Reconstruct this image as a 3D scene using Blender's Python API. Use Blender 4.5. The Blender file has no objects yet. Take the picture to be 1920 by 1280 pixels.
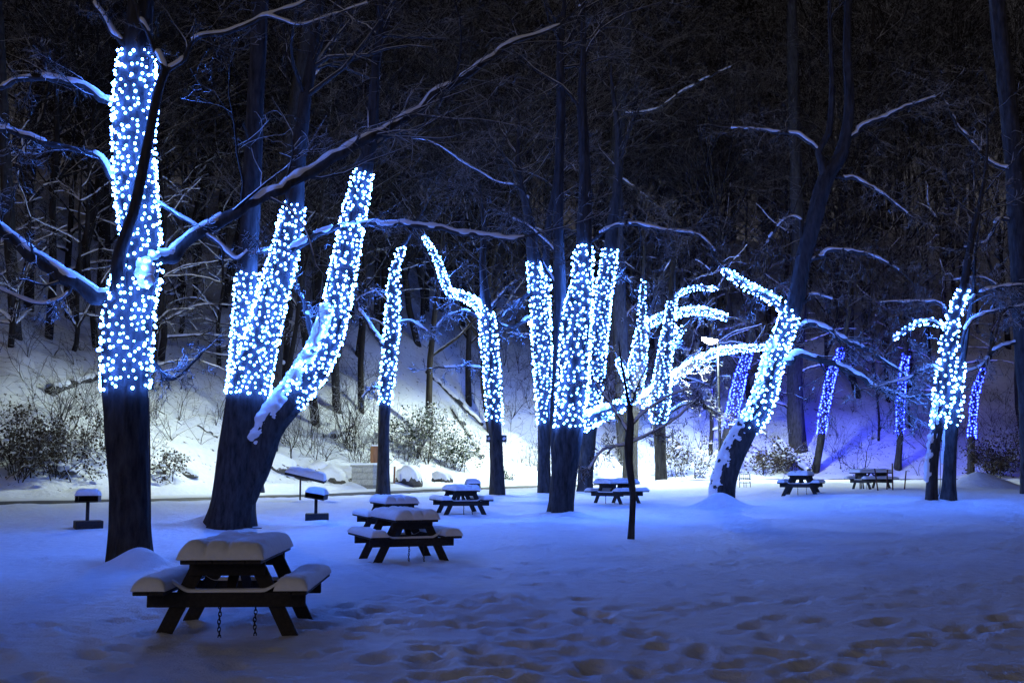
import bpy, bmesh, math, random
import numpy as np
from mathutils import Vector, Matrix

# ------------------------------------------------------------------ camera, sky, light, exposure
SC = bpy.context.scene
COL = SC.collection
F = 2133.0                                  # focal length in pixels of a 1920 wide picture
PITCH = math.atan(232.0 / F)
EYE = np.array([0.0, 0.0, 1.65])
cam_d = bpy.data.cameras.new('camera'); cam = bpy.data.objects.new('camera', cam_d); COL.objects.link(cam)
cam_d.sensor_width = 36.0; cam_d.lens = 36.0 * F / 1920.0
cam_d.clip_start = 0.1; cam_d.clip_end = 2000.0
cam.location = EYE; cam.rotation_euler = (math.pi / 2 + PITCH, 0, 0)
SC.camera = cam

W = bpy.data.worlds.new('World'); SC.world = W; W.use_nodes = True
wn, wl = W.node_tree.nodes, W.node_tree.links
wn.clear()
wout = wn.new('ShaderNodeOutputWorld')
sky = wn.new('ShaderNodeTexSky'); sky.sky_type = 'NISHITA'; sky.sun_disc = False
sky.sun_elevation = math.radians(-4.0); sky.sun_rotation = math.radians(200)
b1 = wn.new('ShaderNodeBackground'); b1.inputs['Strength'].default_value = 0.05
wl.new(sky.outputs[0], b1.inputs[0])
b2 = wn.new('ShaderNodeBackground')         # even glow of the town on low cloud
b2.inputs['Color'].default_value = (0.88, 0.85, 1.0, 1)
wtc = wn.new('ShaderNodeTexCoord'); wsx = wn.new('ShaderNodeSeparateXYZ'); wl.new(wtc.outputs['Generated'], wsx.inputs[0])
wab = wn.new('ShaderNodeMath'); wab.operation = 'ABSOLUTE'; wl.new(wsx.outputs['Z'], wab.inputs[0])
wmr = wn.new('ShaderNodeMapRange'); wmr.interpolation_type = 'SMOOTHERSTEP'
for k, v in (('From Min', 0.0), ('From Max', 0.75), ('To Min', 0.085), ('To Max', 0.008)): wmr.inputs[k].default_value = v
wl.new(wab.outputs[0], wmr.inputs['Value']); wl.new(wmr.outputs[0], b2.inputs['Strength'])
wa = wn.new('ShaderNodeAddShader')
wl.new(b1.outputs[0], wa.inputs[0]); wl.new(b2.outputs[0], wa.inputs[1]); wl.new(wa.outputs[0], wout.inputs[0])

sun_d = bpy.data.lights.new('sun', 'SUN'); sun = bpy.data.objects.new('sun', sun_d); COL.objects.link(sun)
sun_d.energy = 0.20; sun_d.angle = math.radians(30); sun_d.color = (1.0, 0.85, 0.86)
sun.rotation_euler = (math.radians(71), 0, math.radians(-24))    # dim warm glow from behind the camera

SC.view_settings.view_transform = 'Standard'; SC.view_settings.look = 'None'
SC.view_settings.exposure = 0.0; SC.view_settings.gamma = 1.0; SC.view_settings.use_curve_mapping = False
SC.render.engine = 'CYCLES'
cy = SC.cycles
cy.max_bounces = 3; cy.diffuse_bounces = 2; cy.glossy_bounces = 2; cy.transmission_bounces = 2
cy.caustics_reflective = False; cy.caustics_refractive = False
cy.sample_clamp_indirect = 4.0; cy.use_light_tree = True
cy.use_adaptive_sampling = True; cy.adaptive_threshold = 0.015
cy.use_denoising = True
try:
    cy.denoiser = 'OPENIMAGEDENOISE'; cy.denoising_input_passes = 'RGB_ALBEDO_NORMAL'
except Exception:
    pass

# ------------------------------------------------------------------ small helpers
def put(name, me, mat=None, parent=None):
    o = bpy.data.objects.new(name, me)
    if mat is not None and len(me.materials) == 0:
        me.materials.append(mat)
    COL.objects.link(o)
    if parent is not None:
        o.parent = parent
    return o

def tag(o, label=None, cat=None, group=None, kind=None):
    if label: o['label'] = label
    if cat: o['category'] = cat
    if group: o['group'] = group
    if kind: o['kind'] = kind
    return o

def empty(name, loc, label, cat, group=None, rz=0.0):
    o = bpy.data.objects.new(name, None); COL.objects.link(o)
    o.empty_display_size = 0.2
    o.location = loc; o.rotation_euler = (0, 0, rz)
    return tag(o, label, cat, group)

class MB:
    """collects quads / tris, builds one mesh"""
    def __init__(self):
        self.v = []; self.q = []; self.t = []; self.n = 0
    def add(self, v, q=None, t=None):
        v = np.asarray(v, float).reshape(-1, 3)
        if q is not None and len(q): self.q.append(np.asarray(q, int) + self.n)
        if t is not None and len(t): self.t.append(np.asarray(t, int) + self.n)
        self.v.append(v); self.n += len(v)
    def mesh(self, name, smooth=True, origin=None):
        v = np.concatenate(self.v) if self.v else np.zeros((0, 3))
        if origin is not None: v = v - np.asarray(origin)
        q = np.concatenate(self.q) if self.q else np.zeros((0, 4), int)
        t = np.concatenate(self.t) if self.t else np.zeros((0, 3), int)
        me = bpy.data.meshes.new(name)
        me.vertices.add(len(v)); me.vertices.foreach_set('co', v.ravel())
        nl = len(q) * 4 + len(t) * 3
        me.loops.add(nl)
        me.loops.foreach_set('vertex_index', np.concatenate([q.ravel(), t.ravel()]).astype(np.int32))
        me.polygons.add(len(q) + len(t))
        st = np.concatenate([np.arange(len(q)) * 4, len(q) * 4 + np.arange(len(t)) * 3])
        me.polygons.foreach_set('loop_start', st.astype(np.int32))
        me.polygons.foreach_set('use_smooth', np.full(len(q) + len(t), smooth))
        me.update(calc_edges=True); me.validate()
        return me

def lattice(ix, iy, seed):
    h = (ix.astype(np.int64) * 374761393 + iy.astype(np.int64) * 668265263 + seed * 974634777) & 0x7fffffff
    h = ((h ^ (h >> 13)) * 1274126177) & 0x7fffffff
    return ((h ^ (h >> 16)) & 0xffff) / 65535.0

def vnoise(x, y, seed=0):
    x = np.asarray(x, float); y = np.asarray(y, float)
    ix = np.floor(x); iy = np.floor(y); fx = x - ix; fy = y - iy
    fx = fx * fx * (3 - 2 * fx); fy = fy * fy * (3 - 2 * fy)
    a = lattice(ix, iy, seed); b = lattice(ix + 1, iy, seed); c = lattice(ix, iy + 1, seed); d = lattice(ix + 1, iy + 1, seed)
    return (a * (1 - fx) + b * fx) * (1 - fy) + (c * (1 - fx) + d * fx) * fy - 0.5

def fbm(x, y, seed=0, octv=3):
    s = 0; a = 1.0
    for k in range(octv):
        s = s + a * vnoise(x * 2 ** k, y * 2 ** k, seed + k * 17); a *= 0.5
    return s

def sstep(a, b, x):
    t = np.clip((x - a) / (b - a), 0, 1); return t * t * (3 - 2 * t)

# ------------------------------------------------------------------ terrain function
ROAD = np.array([(-140, 0), (-80, 8), (-50, 19), (-30, 31.5), (-17.8, 39.6), (-11.0, 44.5), (-5.5, 53), (1.3, 68), (6.5, 75), (12.4, 79), (20, 81.5), (40, 83), (80, 82), (160, 78)], float)
def smooth_poly(P, n=8):
    out = []
    for i in range(len(P) - 1):
        p0 = P[max(i - 1, 0)]; p1 = P[i]; p2 = P[i + 1]; p3 = P[min(i + 2, len(P) - 1)]
        for k in range(n):
            t = k / n
            out.append(0.5 * ((2 * p1) + (-p0 + p2) * t + (2 * p0 - 5 * p1 + 4 * p2 - p3) * t * t + (-p0 + 3 * p1 - 3 * p2 + p3) * t ** 3))
    out.append(P[-1])
    return np.array(out)
ROADS = smooth_poly(ROAD, 3)
ROAD_W = 6.5

def road_dist(x, y):
    """signed distance from the near road edge, positive toward the hill"""
    best = np.full(x.shape, 1e9); sg = np.zeros(x.shape)
    for a, b in zip(ROADS[:-1], ROADS[1:]):
        d = b - a; L2 = d @ d
        t = np.clip(((x - a[0]) * d[0] + (y - a[1]) * d[1]) / L2, 0, 1)
        ex = x - (a[0] + t * d[0]); ey = y - (a[1] + t * d[1])
        dd = ex * ex + ey * ey
        m = dd < best
        s = d[0] * (y - a[1]) - d[1] * (x - a[0])
        sg = np.where(m, s, sg); best = np.where(m, dd, best)
    return np.sqrt(best) * np.where(sg >= 0, 1, -1)

MOUNDS = []          # (x, y, height, radius) little drifts round trunks
def plain(x, y):
    r = np.hypot(x, y)
    z = 0.33 * sstep(20, 50, r)
    z = z + 0.40 * sstep(3.5, 9, x - 0.16 * (y - 16)) * sstep(11, 17, y) * (1 - sstep(20, 34, y)) * 0.55   # drift at the right
    z = z + 0.28 * sstep(7.5, 14, x) * sstep(28, 42, y)
    return z

def terrain(x, y, fine=True, drifts=True):
    x = np.asarray(x, float); y = np.asarray(y, float)
    z = plain(x, y)
    rd = road_dist(x, y)
    near = 1 - sstep(-1.4, -0.1, rd)
    if fine:
        z = z + near * (0.09 * fbm(x / 5.0, y / 5.0, 3, 3) + 0.065 * vnoise(x / 0.9, y / 1.3, 9) + 0.03 * vnoise(x / 0.35, y / 0.45, 10) * sstep(18, 30, np.hypot(x, y)))
        z = z + 0.06 * np.exp(-((rd + 0.7) / 0.5) ** 2) * (0.6 + 1.3 * fbm(x / 0.8, y / 0.8, 21, 2))
        z = z + 0.40 * np.exp(-((rd - ROAD_W - 0.9) / 0.8) ** 2) * (0.9 + 0.7 * fbm(x / 1.1, y / 1.1, 22, 3))
    z = z - 0.10 * sstep(-0.2, 0.3, rd) * (1 - sstep(ROAD_W - 0.3, ROAD_W + 0.3, rd))
    s = np.maximum(rd - ROAD_W - 1.0, 0)
    top = 28.0
    h = np.where(s < 4, s * s * 0.085, 1.36 + (s - 4) * 0.66)
    h = np.where(h > top, top + (h - top) * 0.12, h)
    z = z + h
    if fine:
        z = z + sstep(2, 14, s) * 3.0 * fbm(x / 14.0, y / 14.0, 31, 2) + sstep(0.5, 5, s) * (0.75 * fbm(x / 3.0, y / 3.0, 33, 3) + 0.16 * vnoise(x / 0.6, y / 0.6, 35))
    for (mx, my, mh, mr) in (MOUNDS if drifts else ()):
        z = z + mh * np.exp(-((x - mx) ** 2 + (y - my) ** 2) / (mr * mr))
    return z

def T1(x, y):
    return float(terrain(np.array([x]), np.array([y]))[0])

GRID = {}
def _grid():
    gx = np.arange(-95, 95.1, 0.5); gy = np.arange(5, 190.1, 0.5)
    X, Y = np.meshgrid(gx, gy, indexing='ij')
    GRID['z'] = terrain(X.ravel(), Y.ravel()).reshape(X.shape); GRID['rd'] = road_dist(X.ravel(), Y.ravel()).reshape(X.shape)
def look(key, x, y):
    if key not in GRID: _grid()
    G = GRID[key]
    fx = min(max((x + 95) / 0.5, 0), G.shape[0] - 1.001); fy = min(max((y - 5) / 0.5, 0), G.shape[1] - 1.001)
    i, j = int(fx), int(fy); a, b = fx - i, fy - j
    return float((G[i, j] * (1 - a) + G[i + 1, j] * a) * (1 - b) + (G[i, j + 1] * (1 - a) + G[i + 1, j + 1] * a) * b)

# ------------------------------------------------------------------ pixel rays
def ray(u, v):
    x = (u - 960.0) / F; y = (640.0 - v) / F
    c, s = math.cos(PITCH), math.sin(PITCH)
    return np.array([x, c - s * y, s + c * y])

def at(u, v, Y):
    d = ray(u, v); return EYE + d * (Y / d[1])

def hit(u, v, far=220):
    d = ray(u, v); d = d / d[1]
    Y = np.arange(5.0, far, 0.25)
    x = d[0] * Y; z = EYE[2] + d[2] * Y
    g = terrain(x, Y, drifts=False)
    below = np.where(z < g)[0]
    k = below[0] if len(below) else len(Y) - 1
    return np.array([x[k], Y[k], g[k]])

# ------------------------------------------------------------------ materials
def mat(name):
    m = bpy.data.materials.new(name); m.use_nodes = True
    n, l = m.node_tree.nodes, m.node_tree.links
    p = n['Principled BSDF']
    return m, n, l, p

def noise(n, l, scale, detail=4.0, coord='Object', rough=0.55, vec=None):
    t = n.new('ShaderNodeTexNoise'); t.inputs['Scale'].default_value = scale
    t.inputs['Detail'].default_value = detail; t.inputs['Roughness'].default_value = rough
    if vec is None:
        tc = n.new('ShaderNodeTexCoord'); l.new(tc.outputs[coord], t.inputs['Vector'])
    else:
        l.new(vec, t.inputs['Vector'])
    return t

def ramp(n, l, fac, stops):
    r = n.new('ShaderNodeValToRGB'); e = r.color_ramp.elements
    e[0].position, e[0].color = stops[0][0], (*stops[0][1], 1)
    e[1].position, e[1].color = stops[-1][0], (*stops[-1][1], 1)
    for p, c in stops[1:-1]:
        k = e.new(p); k.color = (*c, 1)
    l.new(fac, r.inputs[0]); return r

def bump(n, l, p, h, strength, dist):
    b = n.new('ShaderNodeBump'); b.inputs['Strength'].default_value = strength; b.inputs['Distance'].default_value = dist
    l.new(h, b.inputs['Height']); l.new(b.outputs[0], p.inputs['Normal']); return b

def snow_mat(name, s1=9.0, s2=60.0, dist=0.035, debris=0.0):
    m, n, l, p = mat(name)
    geo = n.new('ShaderNodeNewGeometry')
    a = noise(n, l, s1, 5.0, vec=geo.outputs['Position']); b = noise(n, l, s2, 3.0, vec=geo.outputs['Position'])
    mx = n.new('ShaderNodeMath'); mx.operation = 'MULTIPLY_ADD'; mx.inputs[1].default_value = 0.25
    l.new(b.outputs[0], mx.inputs[0]); l.new(a.outputs[0], mx.inputs[2])
    r = ramp(n, l, a.outputs[0], [(0.25, (0.72, 0.75, 0.80)), (0.7, (0.84, 0.86, 0.88))])
    colr = r.outputs[0]
    if debris > 0:
        c = noise(n, l, 2.2, 6.0, rough=0.72, vec=geo.outputs['Position'])
        rr = ramp(n, l, c.outputs[0], [(0.615 - debris, (0, 0, 0)), (0.66 - debris, (1, 1, 1))])
        mm = n.new('ShaderNodeMix'); mm.data_type = 'RGBA'
        l.new(rr.outputs[0], mm.inputs[0]); l.new(colr, mm.inputs[6]); mm.inputs[7].default_value = (0.07, 0.055, 0.04, 1)
        colr = mm.outputs[2]
    l.new(colr, p.inputs['Base Color'])
    p.inputs['Roughness'].default_value = 0.75; p.inputs['Specular IOR Level'].default_value = 0.25
    bump(n, l, p, mx.outputs[0], 0.7, dist)
    return m

M_SNOW = snow_mat('snow', 5.0, 45.0, 0.07)
M_HILL = snow_mat('hill_snow', 4.0, 25.0, 0.10, debris=0.012)
M_CAP = snow_mat('snow_cap', 14.0, 90.0, 0.012)

def bark_mat(name, dark, light, snow=None, stretch=0.25, scale=9.0):
    m, n, l, p = mat(name)
    tc = n.new('ShaderNodeTexCoord'); mp = n.new('ShaderNodeMapping'); mp.inputs['Scale'].default_value = (1, 1, stretch)
    l.new(tc.outputs['Object'], mp.inputs[0])
    a = noise(n, l, scale, 6.0, vec=mp.outputs[0], rough=0.65)
    r = ramp(n, l, a.outputs[0], [(0.3, dark), (0.7, light)])
    col = r.outputs[0]
    if snow is not None:
        geo = n.new('ShaderNodeNewGeometry'); sx = n.new('ShaderNodeSeparateXYZ'); l.new(geo.outputs['Normal'], sx.inputs[0])
        b = noise(n, l, 3.0, 3.0, vec=tc.outputs['Object'])
        ad = n.new('ShaderNodeMath'); ad.operation = 'MULTIPLY_ADD'; ad.inputs[1].default_value = 1.1; l.new(b.outputs[0], ad.inputs[0]); l.new(sx.outputs['Z'], ad.inputs[2])
        rr = ramp(n, l, ad.outputs[0], [(0.0, (0, 0, 0)), (1.0, (1, 1, 1))])
        rr.color_ramp.elements[0].position = snow; rr.color_ramp.elements[1].position = min(snow + 0.12, 1.0)
        mx = n.new('ShaderNodeMix'); mx.data_type = 'RGBA'
        l.new(rr.outputs[0], mx.inputs[0]); l.new(col, mx.inputs[6]); mx.inputs[7].default_value = (0.80, 0.82, 0.85, 1)
        col = mx.outputs[2]
    l.new(col, p.inputs['Base Color']); p.inputs['Roughness'].default_value = 0.9; p.inputs['Specular IOR Level'].default_value = 0.2
    bump(n, l, p, a.outputs[0], 0.8, 0.03)
    return m

M_BARK = bark_mat('bark', (0.012, 0.011, 0.011), (0.070, 0.066, 0.064))
M_TWIG = bark_mat('snowy_twig', (0.016, 0.013, 0.011), (0.045, 0.036, 0.030), snow=0.86, stretch=1.0)
M_FOREST = bark_mat('forest_bark', (0.012, 0.010, 0.009), (0.040, 0.033, 0.028), snow=0.97, stretch=0.4, scale=4.0)
M_FTWIG = bark_mat('forest_twig', (0.010, 0.009, 0.008), (0.026, 0.021, 0.018), snow=0.99, stretch=1.0)

def plain_mat(name, c1, c2, rough=0.7, metal=0.0, scale=12.0, stretch=(1, 1, 1), bd=0.006, bs=0.5):
    m, n, l, p = mat(name)
    tc = n.new('ShaderNodeTexCoord'); mp = n.new('ShaderNodeMapping'); mp.inputs['Scale'].default_value = stretch
    l.new(tc.outputs['Object'], mp.inputs[0])
    a = noise(n, l, scale, 5.0, vec=mp.outputs[0])
    r = ramp(n, l, a.outputs[0], [(0.3, c1), (0.7, c2)])
    l.new(r.outputs[0], p.inputs['Base Color'])
    p.inputs['Roughness'].default_value = rough; p.inputs['Metallic'].default_value = metal
    bump(n, l, p, a.outputs[0], bs, bd)
    return m
M_WOOD = plain_mat('weathered_wood', (0.010, 0.008, 0.007), (0.030, 0.024, 0.020), 0.8, stretch=(1, 0.12, 1), scale=22)
M_IRON = plain_mat('dark_iron', (0.02, 0.018, 0.018), (0.05, 0.042, 0.04), 0.6, 0.4, 18)
M_RUST = plain_mat('rusty_rod', (0.06, 0.025, 0.018), (0.14, 0.05, 0.03), 0.8, 0.2, 20)
M_POLE = plain_mat('painted_pole', (0.012, 0.013, 0.014), (0.022, 0.023, 0.025), 0.5, 0.3, 8)
M_BLOCK = plain_mat('concrete_block', (0.26, 0.26, 0.23), (0.42, 0.41, 0.37), 0.9, 0, 9)
M_MORTAR = plain_mat('mortar', (0.14, 0.14, 0.12), (0.20, 0.19, 0.17), 0.95, 0, 15)
M_TIMBER = plain_mat('brown_timber', (0.17, 0.075, 0.035), (0.34, 0.16, 0.075), 0.8, 0, 7, (1, 1, 0.25))
M_ROCK = bark_mat('snowy_rock', (0.045, 0.042, 0.038), (0.13, 0.12, 0.10), snow=0.90, stretch=1.0, scale=4.0)
M_LEAF = bark_mat('dry_leaf', (0.030, 0.022, 0.014), (0.075, 0.055, 0.032), snow=1.0, stretch=1.0)
M_EVER = bark_mat('evergreen_leaf', (0.018, 0.032, 0.016), (0.05, 0.075, 0.035), snow=0.93, stretch=1.0)
M_WIRE = plain_mat('cable', (0.012, 0.014, 0.012), (0.022, 0.024, 0.022), 0.6, 0, 10)
M_BOX = plain_mat('box_plastic', (0.03, 0.03, 0.032), (0.05, 0.05, 0.052), 0.5, 0, 10)
M_WHITE = plain_mat('white_face', (0.7, 0.7, 0.68), (0.8, 0.8, 0.78), 0.6, 0, 10)

def emit_mat(name, col, strength):
    m = bpy.data.materials.new(name); m.use_nodes = True
    n, l = m.node_tree.nodes, m.node_tree.links; n.clear()
    o = n.new('ShaderNodeOutputMaterial'); e = n.new('ShaderNodeEmission')
    e.inputs[0].default_value = (*col, 1); e.inputs[1].default_value = strength
    l.new(e.outputs[0], o.inputs[0]); return m
M_BULB = emit_mat('bulb_glow', (0.055, 0.190, 1.0), 108.0)
M_BULB_FAR = emit_mat('bulb_glow_deep_blue', (0.010, 0.020, 1.0), 70.0)
M_LENS = emit_mat('lamp_lens', (0.88, 1.0, 0.86), 300.0)

def road_mat():
    m, n, l, p = mat('road_snow_and_asphalt')
    uv = n.new('ShaderNodeUVMap'); uv.uv_map = 'across'
    sx = n.new('ShaderNodeSeparateXYZ'); l.new(uv.outputs[0], sx.inputs[0])
    geo = n.new('ShaderNodeNewGeometry')
    a = noise(n, l, 0.8, 5.0, vec=geo.outputs['Position'])
    ad = n.new('ShaderNodeMath'); ad.operation = 'MULTIPLY_ADD'; ad.inputs[1].default_value = 0.22
    l.new(a.outputs[0], ad.inputs[0]); l.new(sx.outputs['X'], ad.inputs[2])
    r = ramp(n, l, ad.outputs[0], [(0.13, (0, 0, 0)), (0.46, (0, 0, 0)), (0.52, (1, 1, 1)), (0.60, (1, 1, 1)), (0.65, (0.72, 0.72, 0.72)), (0.72, (1, 1, 1)), (1.0, (1, 1, 1))])
    mx = n.new('ShaderNodeMix'); mx.data_type = 'RGBA'
    l.new(r.outputs[0], mx.inputs[0]); mx.inputs[6].default_value = (0.035, 0.035, 0.04, 1); mx.inputs[7].default_value = (0.74, 0.76, 0.78, 1)
    l.new(mx.outputs[2], p.inputs['Base Color']); p.inputs['Roughness'].default_value = 0.7
    b = noise(n, l, 6, 5.0, vec=geo.outputs['Position']); bump(n, l, p, b.outputs[0], 0.6, 0.05)
    return m
M_ROAD = road_mat()

# ------------------------------------------------------------------ tubes and branching
def catmull(P, n=6):
    P = np.asarray(P, float); return smooth_poly(P, n)

def tube(mb, pts, rad, sides=6, rough=0.0, seed=0, cap=False):
    pts = np.asarray(pts, float); rad = np.asarray(rad, float); n = len(pts)
    t = np.gradient(pts, axis=0); t /= np.linalg.norm(t, axis=1)[:, None] + 1e-9
    m = t.mean(0); ref = np.eye(3)[np.argmin(np.abs(m))]
    a = np.cross(t, np.broadcast_to(ref, t.shape)); a /= np.linalg.norm(a, axis=1)[:, None] + 1e-9
    b = np.cross(t, a)
    ang = np.arange(sides) * 2 * math.pi / sides
    R = rad[:, None] * np.ones(sides)[None]
    if rough > 0:
        L = np.concatenate([[0], np.cumsum(np.linalg.norm(np.diff(pts, axis=0), axis=1))])
        aa = np.cos(ang) * 2.2 + 5; bb = np.sin(ang) * 2.2 + 5
        R = R * (1 + rough * (2 * vnoise(aa[None] + L[:, None] * 0.35, bb[None] + L[:, None] * 0.22, seed)
                              + 1.1 * vnoise(aa[None] * 2.7 + L[:, None] * 1.6, bb[None] * 2.7, seed + 5) + (0.55 * vnoise(aa[None] * 7 + L[:, None] * .9, bb[None] * 7 + L[:, None] * .5, seed + 6) if sides > 20 else 0)))
    v = pts[:, None] + R[:, :, None] * (np.cos(ang)[None, :, None] * a[:, None] + np.sin(ang)[None, :, None] * b[:, None])
    i = np.arange(n - 1)[:, None] * sides; k = np.arange(sides)[None]; k2 = (k + 1) % sides
    q = np.stack([i + k, i + k2, i + sides + k2, i + sides + k], -1).reshape(-1, 4)
    vv = v.reshape(-1, 3)
    if cap:
        tri = []
        c0 = len(vv); vv = np.concatenate([vv, pts[:1], pts[-1:]])
        for s in range(sides):
            tri.append((c0, (s + 1) % sides, s)); tri.append((c0 + 1, (n - 1) * sides + s, (n - 1) * sides + (s + 1) % sides))
        mb.add(vv, q, tri)
    else:
        mb.add(vv, q)
    return R

def rdir(d, ang, rng):
    dx, dy, dz = d; n = math.sqrt(dx * dx + dy * dy + dz * dz) + 1e-9; dx /= n; dy /= n; dz /= n
    if abs(dz) < 0.9: ax, ay, az_ = dy, -dx, 0.0
    else: ax, ay, az_ = 0.0, dz, -dy
    n = math.sqrt(ax * ax + ay * ay + az_ * az_) + 1e-9; ax /= n; ay /= n; az_ /= n
    bx, by, bz = dy * az_ - dz * ay, dz * ax - dx * az_, dx * ay - dy * ax
    az = rng.uniform(0, 2 * math.pi); c, s_ = math.cos(ang), math.sin(ang); ca, sa = math.cos(az) * s_, math.sin(az) * s_
    return np.array([c * dx + ca * ax + sa * bx, c * dy + ca * ay + sa * by, c * dz + ca * az_ + sa * bz])

def grow(out, p, d, r, L, level, maxl, rng, nkids, up=0.15, wander=0.16, droop=0.0, rmin=0.008):
    if not isinstance(rng, random.Random): rng = random.Random(int(rng.integers(1 << 30)))
    _grow(out, tuple(float(k) for k in p), tuple(float(k) for k in d), float(r), float(L), level, maxl, rng, nkids, up, wander, droop, rmin)

def _grow(out, p, d, r, L, level, maxl, rng, nkids, up, wander, droop, rmin):
    nseg = max(3, 7 - level)
    x, y, z = p; dx, dy, dz = d
    n = math.sqrt(dx * dx + dy * dy + dz * dz) + 1e-9; dx /= n; dy /= n; dz /= n
    pts = [(x, y, z)]; ds = []; st = L / nseg; g = rng.gauss
    for i in range(nseg):
        dx += g(0, wander); dy += g(0, wander); dz += g(0, wander) + up - droop * (i / nseg)
        n = math.sqrt(dx * dx + dy * dy + dz * dz) + 1e-9; dx /= n; dy /= n; dz /= n
        ds.append((dx, dy, dz)); x += dx * st; y += dy * st; z += dz * st; pts.append((x, y, z))
    rad = [max(r * (1 - 0.72 * (k / nseg) ** 0.9), rmin) for k in range(nseg + 1)]
    out.append((pts, rad, level))
    if level >= maxl: return
    k = nkids[level] if level < len(nkids) else 4
    for j in range(k):
        f = rng.uniform(0.22, 1.0) if level else rng.uniform(0.22, 0.98)
        xx = f * nseg; i = min(int(xx), nseg - 1); w = xx - i
        a, b = pts[i], pts[i + 1]
        q = (a[0] * (1 - w) + b[0] * w, a[1] * (1 - w) + b[1] * w, a[2] * (1 - w) + b[2] * w)
        lr = rad[i] * (1 - w) + rad[i + 1] * w
        nd = rdir(ds[i], rng.uniform(0.5, 1.15), rng)
        _grow(out, q, (float(nd[0]), float(nd[1]), float(nd[2])), max(lr * rng.uniform(0.45, 0.65), rmin), L * rng.uniform(0.38, 0.62) * (1.15 - 0.45 * f), level + 1, maxl, rng, nkids, up, wander * 1.15, droop, rmin)

def add_tubes(mb, items, sides):
    """many thin tubes of the same number of points at once"""
    P = np.array([i[0] for i in items], float); R = np.array([i[1] for i in items], float)
    B, n = R.shape
    t = np.gradient(P, axis=1); t /= np.linalg.norm(t, axis=2)[..., None] + 1e-9
    m = t.mean(1); ref = np.eye(3)[np.argmin(np.abs(m), axis=1)][:, None, :]
    a = np.cross(t, np.broadcast_to(ref, t.shape)); a /= np.linalg.norm(a, axis=2)[..., None] + 1e-9
    b = np.cross(t, a)
    ang = np.arange(sides) * 2 * math.pi / sides
    v = P[:, :, None] + R[:, :, None, None] * (np.cos(ang)[None, None, :, None] * a[:, :, None] + np.sin(ang)[None, None, :, None] * b[:, :, None])
    o = np.arange(B)[:, None, None] * (n * sides); i = np.arange(n - 1)[None, :, None] * sides; k = np.arange(sides)[None, None]; k2 = (k + 1) % sides
    q = np.stack([o + i + k, o + i + k2, o + i + sides + k2, o + i + sides + k], -1).reshape(-1, 4)
    mb.add(v.reshape(-1, 3), q)

def branches_mesh(out, name, sides=(8, 5, 3, 3, 3), lv=(0, 9), origin=None):
    mb = MB(); grp = {}
    for pts, rad, level in out:
        if lv[0] <= level <= lv[1]:
            grp.setdefault((len(pts), sides[min(level, len(sides) - 1)]), []).append((pts, rad))
    for (n, sd), items in grp.items(): add_tubes(mb, items, sd)
    return mb.mesh(name, True, origin)

def snow_shell(mb, pts, rad, thr, thick, seed, sides=30, rough=0.16, rseed=0, ns=0.15):
    """snow plastered on the upper, leaning side of a trunk"""
    L = np.concatenate([[0], np.cumsum(np.linalg.norm(np.diff(pts, axis=0), axis=1))])
    n = int(np.clip(L[-1] / 0.05, 8, 160)); s = np.linspace(0, L[-1], n)
    P = np.stack([np.interp(s, L, pts[:, k]) for k in range(3)], 1); r = np.interp(s, L, rad)
    t = np.gradient(P, axis=0); t /= np.linalg.norm(t, axis=1)[:, None] + 1e-9
    up = np.array([0, 0, 1.0])[None] - t * t[:, 2:3]; up /= np.linalg.norm(up, axis=1)[:, None] + 1e-9
    b = np.cross(t, up); ang = np.linspace(-math.pi * .62, math.pi * .62, sides)
    nrm = np.cos(ang)[None, :, None] * up[:, None] + np.sin(ang)[None, :, None] * b[:, None]
    nz = 1.35 * fbm(s[:, None] / ns + 0 * ang[None], ang[None] * 2.8 + 0 * s[:, None] + seed, seed, 3)
    m = np.cos(ang)[None] - thr + 0.75 * nz
    end = sstep(0, 0.12, s) * (1 - sstep(L[-1] - 0.12, L[-1], s))
    off = thick * sstep(0, 0.45, m) * end[:, None] * (1 + 0.8 * nz) - 0.06 * (1 - sstep(-0.12, 0.05, m)) - 0.05 * (1 - end[:, None])
    V = P[:, None] + nrm * (r[:, None] * 1.06 + off)[:, :, None]
    i, j = np.meshgrid(np.arange(n - 1), np.arange(sides - 1), indexing='ij')
    q = np.stack([i * sides + j, i * sides + j + 1, (i + 1) * sides + j + 1, (i + 1) * sides + j], -1).reshape(-1, 4)
    mm = m.ravel(); q = q[(mm[q] > -0.1).any(1)]
    mb.add(V.reshape(-1, 3), q)

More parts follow.
